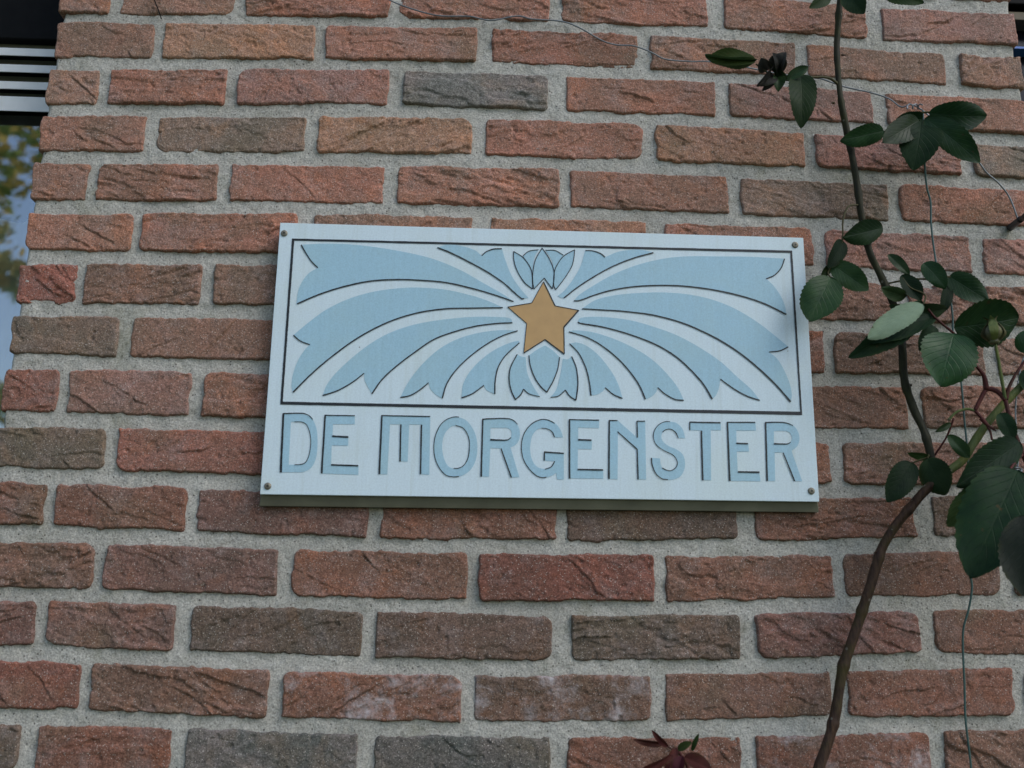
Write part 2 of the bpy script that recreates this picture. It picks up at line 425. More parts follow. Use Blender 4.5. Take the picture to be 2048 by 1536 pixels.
def make_brick(P00, P10, P11, P01, seed, fine, parent, tint, course_light):
    """corners (x,z): bottom-left, bottom-right, top-right, top-left"""
    rs = np.random.RandomState(seed)
    P00, P10, P11, P01 = [np.array([p[0], p[2]]) for p in (P00, P10, P11, P01)]
    L = np.linalg.norm(P10 - P00); H = np.linalg.norm(P01 - P00)
    step = 0.0013 if fine else 0.006
    nx, nz = max(6, int(L / step)), max(5, int(H / step))
    u, v = np.meshgrid(np.linspace(-1, 1, nx + 1), np.linspace(-1, 1, nz + 1), indexing='ij')
    a, b = L / 2, H / 2
    x, z = u * a, v * b
    # round the corners, each one differently
    for sx in (-1, 1):
        for sz in (-1, 1):
            r = rs.choice([0.002, 0.004, 0.007, 0.013], p=[.35, .35, .2, .1])
            cx, cz = sx * (a - r), sz * (b - r)
            qx, qz = (x - cx) * sx / r, (z - cz) * sz / r
            msk = (qx > 0) & (qz > 0)
            mm = np.maximum(qx, qz); l = np.sqrt(qx * qx + qz * qz) + 1e-9
            x = np.where(msk, cx + sx * qx * mm / l * r, x)
            z = np.where(msk, cz + sz * qz * mm / l * r, z)
    o = rs.uniform(0, 200, 8)
    # ragged, slightly wavy outline: edges move, the middle stays
    ex = np.abs(u) ** 6; ez = np.abs(v) ** 3
    x = x + ex * np.sign(u) * (0.0026 * fbm(z * 60 + o[0], np.sign(u) * 9 + o[1], 3))
    z = z + ez * np.sign(v) * (0.0022 * fbm(x * 28 + o[2], np.sign(v) * 9 + o[3], 2) + 0.0018 * fbm(x * 150 + o[4], np.sign(v) * 5 + o[1], 3))
    # front relief (positive = towards the viewer)
    rough = rs.choice([0.4, 0.8, 1.2, 1.6], p=[.25, .30, .28, .17])
    h = 0.0009 * fbm(x * 24 + o[4], z * 34 + o[5], 3) + rough * 0.0005 * fbm(x * 130 + o[6], z * 190 + o[7], 3)
    ncr = rs.choice([0, 1, 2, 3, 4], p=[.06, .17, .27, .28, .22])
    dom = math.radians(rs.choice([rs.uniform(-42, -12), rs.uniform(-14, 10), rs.uniform(8, 40)], p=[.46, .34, .20]))
    for c in range(ncr):
        x0 = rs.uniform(-a, a) * .85; z0 = rs.uniform(-b, b) * .85
        ang = dom + math.radians(rs.uniform(-22, 22))
        ln = rs.uniform(0.010, 0.045)
        ca, sa = math.cos(ang), math.sin(ang)
        s = (x - x0) * ca + (z - z0) * sa; d = -(x - x0) * sa + (z - z0) * ca
        d = d - 0.0045 * fbm(s * 45 + rs.uniform(0, 99), s * 0 + rs.uniform(0, 99), 4) - rs.uniform(-6, 6) * s * s
        win = np.clip(1 - (np.abs(s) / ln) ** 2.2, 0, 1) * (0.7 + 0.5 * vnoise(s * 130 + c * 7, s * 0 + 3))
        A = rs.uniform(0.0014, 0.0040) * win; w = rs.uniform(0.004, 0.011)
        prof = np.where(d > 0, 0.8 * np.exp(-d / w) * np.clip(d / 0.0006 + .2, 0, 1), -0.9 * np.exp(d / 0.0016))
        h = h + A * prof
    # flaked layers: ledges that follow ragged contours
    for k in range(1 if rough < .9 else 2):
        sl2 = math.tan(dom) * .6
        f = fbm(x * 16 + o[k + 1], (z - sl2 * x) * 46 + o[k + 4], 5) + rs.uniform(-.25, .25)
        h = h + rough * rs.uniform(0.0003, 0.0009) * np.clip(f / 0.05, -1, 1)
    # pits
    pit = fbm(x * 95 + o[2], z * 95 + o[5], 2)
    h = h - 0.0018 * np.clip((pit - .52) / .2, 0, 1)
    # scaly ridges in part of the face
    rg = 1 - np.abs(fbm(x * 32 + z * 18 + o[1], z * 75 - x * 14 + o[2], 3)) * 2.2
    h = h + rough * 0.0010 * np.clip(rg, 0, 1) ** 6 * np.clip(fbm(x * 12 + o[3], z * 22 + o[6], 2) * 1.7, 0, 1)
    h = np.maximum(h, -0.0024 + 0.2 * h)
    # edge roll-off
    de = np.minimum(a - np.abs(u * a), b - np.abs(v * b))
    rr_ = 0.0024 + 0.0012 * fbm(x * 40 + o[5], z * 40 + o[0], 2)
    t = np.clip(de / rr_, 0, 1)
    h = h - 0.0030 * (1 - np.sqrt(1 - (1 - t) ** 2 + 1e-9))
    proud = rs.uniform(0.0046, 0.0070)
    tilt = rs.uniform(-.0010, .0010) * u + rs.uniform(-.0008, .0008) * v
    hh = proud + h + tilt
    y = -np.where(de > 0.005, np.maximum(hh, 0.0040), hh)
    # bilinear warp into the quad
    U, W = (x / a + 1) / 2, (z / b + 1) / 2
    X = (P00[0] * (1 - U) + P10[0] * U) * (1 - W) + (P01[0] * (1 - U) + P11[0] * U) * W
    Z = (P00[1] * (1 - U) + P10[1] * U) * (1 - W) + (P01[1] * (1 - U) + P11[1] * U) * W
    verts = np.stack([X, y, Z], -1).reshape(-1, 3)
    idx = np.arange((nx + 1) * (nz + 1)).reshape(nx + 1, nz + 1)
    q = np.stack([idx[:-1, :-1], idx[1:, :-1], idx[1:, 1:], idx[:-1, 1:]], -1).reshape(-1, 4)
    loop = np.concatenate([idx[:, 0], idx[-1, 1:], idx[-2::-1, -1], idx[0, -2:0:-1]])
    n0 = len(verts); k = len(loop)
    ring1 = verts[loop].copy(); ring1[:, 1] = 0.010
    ring2 = verts[loop].copy(); ring2[:, 1] = 0.088
    verts = np.concatenate([verts, ring1, ring2])
    kk = np.arange(k); k2 = (kk + 1) % k
    s1 = np.stack([loop, n0 + kk, n0 + k2, loop[k2]], -1)
    s2 = np.stack([n0 + kk, n0 + k + kk, n0 + k + k2, n0 + k2], -1)
    faces = np.concatenate([q, s1, s2])
    ctr = ((P00 + P10 + P11 + P01) / 4)
    ob = mesh_obj('brick', verts, faces, M_BRICK, parent, True, (ctr[0], 0.0, ctr[1]))
    j = rs.uniform(.93, 1.07) * course_light; j2 = rs.uniform(.95, 1.05)  # random tone, times the light falloff baked in per course
    t = TINT[tint[0]]
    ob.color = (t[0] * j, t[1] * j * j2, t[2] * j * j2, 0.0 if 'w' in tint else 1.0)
    return ob

wall_base = bp(1090, 1500); wall_base = (wall_base[0], 0.05, 0.0)
wall = empty('brick_wall', wall_base)
tag(wall, 'red-brown brick wall pier with pale grey mortar joints carrying the name sign', 'wall')
edgeL, edgeR = [], []
seed = 100
for ci, (nm, js, yt, yb, tints) in enumerate(COURSES):
    ft, fb = pl(yt), pl(yb)
    tt = tints.split()
    fine = '+' not in nm
    for i in range(0, len(js) - 1, 2):
        xl, xr = js[i], js[i + 1]
        cor = {}
        for key, xm in (('l', xl), ('r', xr)):
            y0, y1 = ft(xm), fb(xm); ymid = (y0 + y1) / 2
            sl_ = (xm - VPX) / (ymid - VPY)
            cor[key + 't'] = bp(xm + sl_ * (y0 - ymid), y0, 0.006)
            cor[key + 'b'] = bp(xm + sl_ * (y1 - ymid), y1, 0.006)
        if i == 0: edgeL.append((cor['lt'] + cor['lb']) / 2)
        if i == len(js) - 2: edgeR.append((cor['rt'] + cor['rb']) / 2)
        seed += 1
        make_brick(cor['lb'], cor['rb'], cor['rt'], cor['lt'], seed, fine, wall, tt[i // 2], 1.32 if ci < 8 else (1.12 if ci < 12 else 0.86))  # light fading down the wall is put into the brick colour by course
# mortar bed: a solid block a little behind the brick faces
eL = np.array(edgeL)[::-1]; eR = np.array(edgeR)[::-1]
zmin, zmax = eL[0][2] - 0.05, eL[-1][2] + 0.06
nzm, nxm = int((zmax - zmin) / 0.003), 470
zz = np.linspace(zmin, zmax, nzm + 1)
xl = np.interp(zz, eL[:, 2], eL[:, 0]) + 0.005 + 0.0015 * fbm(zz * 70, zz * 0 + 3, 3)
xr = np.interp(zz, eR[:, 2], eR[:, 0]) - 0.005 + 0.0015 * fbm(zz * 70, zz * 0 + 9, 3)
tt_ = np.linspace(0, 1, nxm + 1)
X = xl[None, :] * (1 - tt_[:, None]) + xr[None, :] * tt_[:, None]
Z = np.repeat(zz[None, :], nxm + 1, 0)
Y = -0.0018 - 0.0014 * fbm(X * 18 + 3, Z * 18 + 8, 3) - 0.0012 * fbm(X * 60, Z * 60, 3) - 0.0010 * fbm(X * 170, Z * 170, 2)
Y[0, :] += 0.003; Y[-1, :] += 0.003
v = np.stack([X, Y, Z], -1).reshape(-1, 3)
idx = np.arange(v.shape[0]).reshape(nxm + 1, nzm + 1)
q = np.stack([idx[:-1, :-1], idx[1:, :-1], idx[1:, 1:], idx[:-1, 1:]], -1).reshape(-1, 4)
loop = np.concatenate([idx[:, 0], idx[-1, 1:], idx[-2::-1, -1], idx[0, -2:0:-1]])
n0, k = len(v), len(loop)
back = v[loop].copy(); back[:, 1] = 0.10
v = np.concatenate([v, back])
kk = np.arange(k); k2 = (kk + 1) % k
fl = np.concatenate([q, np.stack([loop, n0 + kk, n0 + k2, loop[k2]], -1)]).tolist()
fl.append([n0 + i for i in range(k)][::-1])
mesh_obj('mortar', v, fl, M_MORTAR, wall, True)
WXL, WXR = float(eL[:, 0].mean()), float(eR[:, 0].mean())

# ------------------------------------------------------------------ windows either side of the pier
M_BLACK = plain('black_paint', (0.006, 0.006, 0.006), 0.6, var=0.2, spec=0.08)
M_SLAT = plain('slat_white', (0.74, 0.75, 0.74), 0.4, var=0.05)
M_WEB_SHADE = plain('web_shade_olive', (0.085, 0.085, 0.05), 0.6, var=0.15)  # dark olive that paints in the shade on the slat webs
M_ROOM = plain('dark_room', (0.02, 0.019, 0.018), 0.9)
M_NET = plain('pale_curtain', (0.78, 0.77, 0.66), 0.9, var=0.12, scale=14)
M_OCHRE = plain('ochre_wood', (0.10, 0.075, 0.035), 0.6, var=0.2)
M_BLUE = plain('blue_strip', (0.05, 0.16, 0.50), 0.5)
glass, nt, nd, lk, bs = new_mat('window_glass')
bs.inputs['Transmission Weight'].default_value = 1.0
bs.inputs['Roughness'].default_value = 0.0
bs.inputs['IOR'].default_value = 3.0
bs.inputs['Base Color'].default_value = (0.93, 0.96, 0.95, 1)
tc = N(nt, 'ShaderNodeTexCoord').outputs['Object']
bump(nt, noise(nt, tc, 3, 1), 0.02, 0.02, bs)

def zat(px, py, depth): return float(bp(px, py, depth)[2])
def xat(px, py, depth): return float(bp(px, py, depth)[0])
def shear_box(name, pxr_dummy, x0, zb, zt, y0, y1, mat, parent):
    return box(name, x0, XE, y0, y1, zb, zt, mat, parent)
# left window
wl = empty('house_window', (WXL - 0.45, 0.09, 1.0))
tag(wl, 'house window left of the brick pier with white blind slats over a tree-reflecting pane', 'window')
XE = WXL + 0.035          # tucks in behind the pier's edge brickwork
X0 = WXL - 0.95
YP = 0.115
z_head = zat(60, 78, -0.105)
z_blind_bot = zat(40, 230, -YP)
z_sill = 1.05
box('frame_head', X0, XE, 0.105, 0.16, z_head, z_head + 0.30, M_BLACK, wl, 0.002)
box('frame_jamb', X0 - 0.06, X0, 0.105, 0.16, z_sill, z_head + 0.30, M_BLACK, wl, 0.002)
box('window_sill', X0 - 0.06, XE, 0.103, 0.17, z_sill - 0.05, z_sill, M_BLACK, wl, 0.002)
box('pane', X0, XE, YP + 0.0085, YP + 0.0125, z_sill, z_head, glass, wl)
rm = mesh_obj('room', [(x, y, z) for x in (X0 - .3, XE + .1) for y in (YP + .013, 1.6) for z in (z_sill - .1, z_head + .3)],
              [[2, 3, 7, 6], [0, 2, 6, 4], [1, 5, 7, 3], [0, 1, 3, 2], [4, 6, 7, 5]], M_ROOM, wl)
# net curtain folds inside, low down
cv, cf = [], []
zt_c = zat(20, 440, -0.15)
for i in range(120):
    x = X0 + (XE + .08 - X0) * i / 119
    y = YP + 0.034 + 0.012 * math.sin(x * 95) + 0.006 * math.sin(x * 37)
    cv += [(x, y, z_sill), (x, y, zt_c)]
    if i: cf.append([2*i-2, 2*i, 2*i+1, 2*i-1])
mesh_obj('curtain', cv, cf, M_NET, wl, True)
# blind: four tilted slats and the deeper bottom rail, each spans the window
def slat(name, pweb, ptop, pbot, over):
    # recessed web above, a lip standing proud of it below
    y_out, y_in = 0.102, 0.102 + over
    zw = zat(40, pweb, -y_in); zt = zat(40, ptop, -y_out); zb = zat(40, pbot, -y_out)
    zj = zt + 0.0015
    prof = [(y_in, zj), (y_out + .0015, zj), (y_out, zt), (y_out, zb), (y_out + .0012, zb), (y_out + .0014, zt - .001), (y_in, zt - .001)]
    n = len(prof)
    vv = [(X0 + .01, y, z) for y, z in prof] + [(XE - .002, y, z) for y, z in prof]
    ff = [[i, (i + 1) % n, n + (i + 1) % n, n + i] for i in range(n)] + [list(range(n))[::-1], list(range(n, 2 * n))]
    o = mesh_obj(name, vv, ff, M_SLAT, wl)
    box('slat_web_shade', X0 + .01, XE - .002, y_in + .0002, y_in + .0014, zt - .001, zw, M_WEB_SHADE, o)  # shade under the lip above, put in as a dark olive strip
    return o
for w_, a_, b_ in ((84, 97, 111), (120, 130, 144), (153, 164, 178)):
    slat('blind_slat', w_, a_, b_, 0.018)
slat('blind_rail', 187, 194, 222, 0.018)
box('blind_backing', X0, XE, 0.1222, 0.1232, zat(40, 229, -.1222), z_head + 0.01, M_BLACK, wl)

# right window
wr = empty('house_window', (WXR + 0.45, 0.09, 1.0))
tag(wr, 'dark house window just past the right edge of the brick pier, top corner', 'window')
x0, x1 = WXR - 0.035, WXR + 0.95
zr = zat(2040, 8, -0.105)
box('frame_head', x0, x1, 0.105, 0.16, zr, zr + 0.35, M_BLACK, wr, 0.002)
box('transom', x0, x1, 0.112, 0.15, zat(2040, 38, -.11), zat(2040, 22, -.11), M_OCHRE, wr, 0.001)
box('pane_strip', x0, x1, 0.118, 0.15, zat(2040, 97, -.118), zat(2040, 93, -.118), M_BLUE, wr)  # thin blue strip across the dark pane
box('frame_jamb', x1, x1 + .06, 0.105, 0.16, z_sill, zr + .35, M_BLACK, wr, 0.002)
box('window_sill', x0, x1 + .06, 0.103, 0.17, z_sill - .05, z_sill, M_BLACK, wr, 0.002)
box('pane', x0, x1, 0.14, 0.144, z_sill, zr, plain('smoked_glass', (0.008, 0.008, 0.012), 0.15, spec=0.25), wr)

# ------------------------------------------------------------------ the sign
SD = 0.026                                   # front face stands this far off the wall
def sign_white():
    mt, nt, nd, lk, bs = new_mat('sign_white')
    tc = N(nt, 'ShaderNodeTexCoord').outputs['Object']
    mp = N(nt, 'ShaderNodeMapping'); mp.inputs['Scale'].default_value = (60, 1, 5); lk.new(tc, mp.inputs[0])
    s = noise(nt, mp.outputs[0], 4, 4, 0.6)
    c = ramp(nt, s, [(0.25, (0.615, 0.730, 0.780)), (0.75, (0.665, 0.785, 0.835))])
    d = noise(nt, tc, 11, 6, 0.65, 0.4)
    c = mix(nt, ramp(nt, d, [(0.52, 0), (0.80, 0.40)]), c, (0.59, 0.67, 0.61))
    mp2 = N(nt, 'ShaderNodeMapping'); mp2.inputs['Scale'].default_value = (38, 1, 2.2); lk.new(tc, mp2.inputs[0])
    c = mix(nt, ramp(nt, noise(nt, mp2.outputs[0], 1.6, 5, 0.65), [(0.55, 0), (0.78, 0.5)]), c, (0.50, 0.575, 0.54))
    c = mix(nt, ramp(nt, noise(nt, tc, 7, 3, 0.5), [(0.52, 0), (0.72, 0.35)]), c, (0.62, 0.72, 0.66))
    vo = N(nt, 'ShaderNodeTexVoronoi'); vo.inputs['Scale'].default_value = 75; lk.new(tc, vo.inputs['Vector'])
    sep = N(nt, 'ShaderNodeSeparateColor'); lk.new(vo.outputs['Color'], sep.inputs[0])
    sp = mathn(nt, 'MULTIPLY', mathn(nt, 'GREATER_THAN', sep.outputs[0], 0.965), mathn(nt, 'LESS_THAN', vo.outputs['Distance'], 0.085))
    c = mix(nt, mathn(nt, 'MULTIPLY', sp, 0.7), c, (0.12, 0.12, 0.11))
    g = noise(nt, tc, 500, 2, 0.6)
    c = mix(nt, 1.0, c, ramp(nt, g, [(0.3, 0.93), (0.7, 1.06)]), 'MULTIPLY')
    lk.new(c, bs.inputs['Base Color'])
    bs.inputs['Roughness'].default_value = 0.5
    bump(nt, noise(nt, tc, 260, 3), 0.15, 0.0006, bs)
    return mt
def sign_blue():
    mt, nt, nd, lk, bs = new_mat('sign_blue')
    tc = N(nt, 'ShaderNodeTexCoord').outputs['Object']
    mp = N(nt, 'ShaderNodeMapping'); mp.inputs['Scale'].default_value = (60, 1, 6); lk.new(tc, mp.inputs[0])
    s = noise(nt, mp.outputs[0], 4, 4, 0.6)
    c = ramp(nt, s, [(0.25, (0.340, 0.540, 0.645)), (0.75, (0.380, 0.590, 0.700))])
    d = noise(nt, tc, 14, 5, 0.6)
    c = mix(nt, ramp(nt, d, [(0.45, 0), (0.75, 0.55)]), c, (0.38, 0.55, 0.58))
    mp2 = N(nt, 'ShaderNodeMapping'); mp2.inputs['Scale'].default_value = (38, 1, 2.2); lk.new(tc, mp2.inputs[0])
    c = mix(nt, ramp(nt, noise(nt, mp2.outputs[0], 1.6, 5, 0.65), [(0.55, 0), (0.78, 0.4)]), c, (0.33, 0.47, 0.52))
    g = noise(nt, tc, 500, 2, 0.6)
    c = mix(nt, 1.0, c, ramp(nt, g, [(0.3, 0.92), (0.7, 1.07)]), 'MULTIPLY')
    lk.new(c, bs.inputs['Base Color']); bs.inputs['Roughness'].default_value = 0.5
    return mt
M_SW, M_SB = sign_white(), sign_blue()
M_LINE = plain('sign_dark_line', (0.010, 0.013, 0.017), 0.5, var=0.25, scale=120)
M_STAR = plain('star_ochre', (0.525, 0.320, 0.130), 0.5, var=0.06, scale=60)
M_BOARD = plain('backing_board', (0.150, 0.143, 0.098), 0.6, var=0.22, scale=22, bmp=0.0006)
M_STEEL = plain('screw_steel', (0.24, 0.22, 0.17), 0.55, 0.7, var=0.3, scale=400)
M_SOCK = plain('screw_socket', (0.03, 0.028, 0.02), 0.6)

TL, TR, BR, BL = bp(560.4, 445.2, SD), bp(1606.7, 475.4, SD), bp(1638.7, 1003.6, SD), bp(519.8, 988.6, SD)
sctr = (TL + TR + BR + BL) / 4
sign = empty('name_sign', tuple((sctr[0], -0.01, BL[2])))
tag(sign, 'white and pale blue house name sign reading DE MORGENSTER with an ochre star', 'sign')
def slab(name, quad, ya, yb, mat, bev):
    v = [(p[0], ya, p[2]) for p in quad] + [(p[0], yb, p[2]) for p in quad]
    f = [[0, 1, 2, 3], [7, 6, 5, 4], [0, 4, 5, 1], [1, 5, 6, 2], [2, 6, 7, 3], [3, 7, 4, 0]]
    o = mesh_obj(name, v, f, mat, sign)
    if bev:
        md = o.modifiers.new('bevel', 'BEVEL'); md.width = bev; md.segments = 2
    return o
slab('panel', [BL, BR, TR, TL], -SD, -SD + 0.004, M_SW, 0.0006)
# backing board: shows as a darker strip below the panel, its lower face leans back a little
b_l, b_r = bp(518.0, 1011.6, SD - 0.010), bp(1638.2, 1024.0, SD - 0.010)
ins = lambda p, s: (p[0] + s, p[1], p[2])
q1 = [ins(BL, .0015), ins(BR, -.0015), ins(TR, -.002), ins(TL, .002)]
bl2, br2 = ins(b_l, .0005), ins(b_r, -.0005)
v = [(q1[0][0], -SD + .0042, q1[0][2] + .002), (q1[1][0], -SD + .0042, q1[1][2] + .002), (q1[2][0], -SD + .0042, q1[2][2] - .004), (q1[3][0], -SD + .0042, q1[3][2] - .004)]
v += [(bl2[0], -SD + .010, bl2[2]), (br2[0], -SD + .010, br2[2])]
v += [(bl2[0], -0.009, bl2[2]), (br2[0], -0.009, br2[2]), (q1[2][0], -0.009, q1[2][2] - .004), (q1[3][0], -0.009, q1[3][2] - .004)]
f = [[0, 1, 2, 3], [4, 5, 1, 0], [6, 7, 5, 4], [9, 8, 7, 6], [3, 2, 8, 9], [0, 3, 9, 6, 4], [1, 5, 7, 8, 2]]
mesh_obj('backing_board', v, f, M_BOARD, sign)

def S1(p): return (510 + p[0] * 600 / 2048, 430 + p[1] * 600 / 2048)
def S2(p): return (1060 + p[0] * 600 / 2048, 430 + p[1] * 600 / 2048)
def L1(p): return (510 + p[0] * 400 / 2048, 780 + p[1] * 400 / 2048)
def L2(p): return (880 + p[0] * 400 / 2048, 780 + p[1] * 400 / 2048)
def L3(p): return (1250 + p[0] * 400 / 2048, 780 + p[1] * 400 / 2048)
def flat(name, loops, lift, mat, parent):
    """filled outline(s) in photo pixels on the sign's face; later loops are holes"""
    d = SD + lift
    W = [[V(bp(p[0], p[1], d)) for p in lp] for lp in loops]
    tri = geometry.tessellate_polygon([[Vector((w.x, w.z, 0)) for w in lp] for lp in W])
    pts = [w for lp in W for w in lp]
    ff = []
    for t in tri:
        a, b, c = [pts[i] for i in t]
        nrm = (b - a).cross(c - a)
        ff.append(list(t) if nrm.y < 0 else list(t)[::-1])
    return mesh_obj(name, [tuple(p) for p in pts], ff, mat, parent)
def stroke_geo(path, w0, w1, lift, jit=0.12, seed=0, smooth=True):
    """painted line: path in photo pixels, width in pixels"""
    pp = np.array(smooth_path(path, 8) if smooth else path, float)
    if not smooth:
        pp = np.concatenate([np.linspace(pp[i], pp[i + 1], 24, endpoint=False) for i in range(len(pp) - 1)] + [pp[-1:]])
    T = np.gradient(pp, axis=0); T /= np.linalg.norm(T, axis=1)[:, None] + 1e-9
    Nn = np.stack([-T[:, 1], T[:, 0]], 1)
    s = np.linspace(0, 1, len(pp))
    ar = np.concatenate([[0], np.cumsum(np.linalg.norm(np.diff(pp, axis=0), axis=1))])
    w = (w0 + (w1 - w0) * s) / 2 * 1.28
    wa = w * (1 + jit * vnoise(ar * .16 + seed * 3.1, ar * 0 + seed)); wb = w * (1 + jit * vnoise(ar * .16 + seed * 7.7, ar * 0 + seed + 40))
    d = SD + lift
    vv = [bp(*(p + n * a), d) for p, n, a in zip(pp, Nn, wa)] + [bp(*(p - n * a), d) for p, n, a in zip(pp, Nn, wb)]
    n = len(pp)
    ff = [[i, i + 1, n + i + 1, n + i] for i in range(n - 1)]
    out = []
    for q in ff:
        a, b, c = vv[q[0]], vv[q[1]], vv[q[2]]
        out.append(q if np.cross(b - a, c - a)[1] < 0 else q[::-1])
    return vv, out
def strokes(name, paths, mat, parent, lift=0.0009, smooth=True):
    av, af = [], []
    for k, (path, w0, w1) in enumerate(paths):
        vv, ff = stroke_geo(path, w0, w1, lift, seed=k + len(av), smooth=smooth)
        o = len(av); av += vv; af += [[i + o for i in q] for q in ff]
    return mesh_obj(name, av, af, mat, parent)
def outline(segs):
    """segments of points; each smoothed on its own, corners between them kept"""
    out = []
    for s in segs:
        p = smooth_path(s, 8)
        out += [tuple(q) for q in (p if not out or np.linalg.norm(np.array(out[-1]) - p[0]) > .3 else p[1:])]
    if np.linalg.norm(np.array(out[0]) - np.array(out[-1])) < .3: out = out[:-1]
    return out
PETALS = [
 # (map, segments, indices of segments drawn as dark lines with widths)
 (S1, [[(1765,590),(1700,545),(1560,465),(1400,375),(1200,295),(950,240),(700,205),(480,195),(315,203)], [(315,203),(350,265),(390,322),(430,360)], [(430,360),(370,395),(325,450),(295,520),(283,608)], [(288,606),(430,545),(600,490),(780,452),(960,440),(1130,445),(1300,460),(1480,500),(1620,540),(1765,590)]], {1:(2,1.6), 3:(2.2,1.8)}),
 (S1, [[(1692,632),(1600,590),(1480,550),(1300,510),(1100,495),(950,503),(780,530),(620,580),(480,650),(370,730),(262,820)], [(262,820),(310,860),(375,885)], [(375,885),(340,920),(295,990),(262,1080),(250,1160),(258,1210)], [(260,1210),(380,1090),(520,970),(700,840),(900,735),(1100,670),(1300,640),(1500,635),(1692,632)]], {1:(2,1.5), 3:(2.2,1.9)}),
 (S1, [[(1758,735),(1745,707),(1680,697),(1500,695),(1300,712),(1100,745),(930,800),(800,870),(680,960),(560,1070),(490,1160),(462,1232)], [(462,1232),(560,1200),(660,1145),(745,1080)], [(745,1080),(750,1130),(775,1180),(798,1220)], [(798,1220),(870,1120),(980,1020),(1100,930),(1220,850),(1350,800),(1500,760),(1650,740),(1758,735)]], {1:(2,1.6), 3:(2.1,1.8)}),
 (S1, [[(1793,790),(1700,785),(1550,800),(1400,840),(1280,900),(1180,980),(1090,1080),(1030,1170),(993,1245)], [(993,1245),(1060,1232),(1130,1190),(1185,1145)], [(1185,1145),(1200,1190),(1240,1230),(1278,1252)], [(1278,1252),(1310,1150),(1380,1050),(1480,955),(1600,870),(1700,820),(1793,790)]], {1:(2,1.5), 3:(2,1.6)}),
 (S1, [[(1805,870),(1800,858),(1720,880),(1620,930),(1530,1000),(1460,1080),(1420,1160),(1410,1248)], [(1410,1248),(1480,1222),(1520,1195),(1563,1163)], [(1563,1163),(1580,1195),(1610,1212),(1637,1222)], [(1637,1222),(1640,1130),(1660,1040),(1710,960),(1805,872)]], {1:(2,1.5), 3:(2,1.6)}),
 (S1, [[(1790,950),(1745,1040),(1735,1120),(1750,1200),(1778,1260)], [(1778,1260),(1815,1225),(1833,1188)], [(1833,1188),(1870,1220),(1945,1240)], [(1945,1240),(1900,1170),(1860,1080),(1848,970)], [(1848,970),(1815,965),(1790,950)]], {0:(1.6,2), 1:(2,1.5), 2:(1.5,1.2)}),
 (S1, [[(1980,890),(1925,920),(1870,958)], [(1870,958),(1880,1030),(1910,1110),(1950,1170),(1992,1210)], [(1992,1210),(2037,1130),(2067,1050),(2080,970)], [(2080,970),(2030,922),(1980,890)]], {1:(1.5,1.9), 2:(1.9,1.5)}),
 (S1, [[(1245,222),(1330,255),(1480,330),(1580,385),(1700,465),(1760,520),(1820,570),(1838,570)], [(1838,570),(1868,567)], [(1868,567),(1810,500),(1750,410),(1710,310),(1685,230)], [(1685,230),(1630,232),(1580,250),(1548,277)], [(1548,277),(1500,240),(1400,210),(1310,203),(1245,222)]], {0:(2.1,1.8), 3:(1.8,1.6)}),
 (S2, [[(232,566),(330,490),(480,395),(600,335),(720,290),(843,257)], [(843,257),(780,240),(700,237),(600,252),(513,288)], [(513,288),(480,262),(430,245),(378,242)], [(378,242),(345,350),(300,430),(240,510),(190,553)], [(190,553),(212,566),(232,566)]], {0:(1.9,1.9), 2:(1.7,1.5)}),
 (S2, [[(300,586),(330,550),(420,490),(560,410),(720,345),(900,300),(1060,283),(1300,283),(1500,285),(1738,298)], [(1738,298),(1715,360),(1670,410),(1612,435)], [(1612,435),(1660,480),(1710,550),(1740,620),(1750,678)], [(1750,678),(1600,605),(1450,555),(1250,510),(1050,485),(880,480),(700,490),(550,515),(430,550),(340,583),(300,586)]], {1:(1.9,1.6), 3:(2.2,1.7)}),
 (S2, [[(356,638),(450,580),(600,545),(800,530),(950,530),(1100,545),(1250,580),(1400,640),(1550,730),(1680,830),(1763,900)], [(1763,900),(1710,925),(1632,935)], [(1632,935),(1690,985),(1740,1070),(1775,1160),(1787,1230),(1780,1275)], [(1780,1275),(1670,1150),(1530,1020),(1400,920),(1250,830),(1050,740),(850,685),(650,658),(500,648),(356,640)]], {1:(1.9,1.6), 3:(2.5,1.8)}),
 (S2, [[(327,728),(340,705),(420,695),(550,700),(700,722),(850,765),(1000,820),(1150,900),(1300,1000),(1420,1110),(1510,1190),(1568,1265)], [(1568,1265),(1480,1235),(1390,1185),(1300,1120)], [(1300,1120),(1290,1180),(1270,1230),(1245,1257)], [(1245,1257),(1180,1150),(1080,1040),(980,955),(850,880),(680,815),(500,765),(340,738),(327,730)]], {1:(2,1.6), 3:(2.3,1.8)}),
 (S2, [[(265,797),(300,787),(400,795),(500,820),(620,865),(750,930),(850,1000),(940,1090),(1010,1180),(1050,1265)], [(1050,1265),(990,1258),(920,1220),(872,1177)], [(872,1177),(860,1210),(830,1240),(788,1258)], [(788,1258),(750,1170),(690,1080),(600,980),(480,885),(380,832),(265,797)]], {1:(2,1.5), 3:(2.1,1.6)}),
 (S2, [[(270,878),(320,870),(390,895),(470,960),(550,1060),(600,1150),(632,1252)], [(632,1252),(570,1225),(513,1178)], [(513,1178),(500,1200),(460,1225),(417,1232)], [(417,1232),(405,1140),(380,1040),(330,940),(270,878)]], {1:(2,1.5), 3:(2,1.6)}),
 (S2, [[(285,965),(315,1040),(327,1140),(322,1210),(313,1265)], [(313,1265),(270,1235),(242,1195)], [(242,1195),(195,1235),(140,1245)], [(140,1245),(180,1190),(210,1080),(225,980)], [(225,980),(255,985),(285,965)]], {0:(1.6,2.2), 1:(1.9,1.5), 2:(1.5,1.2)}),
]
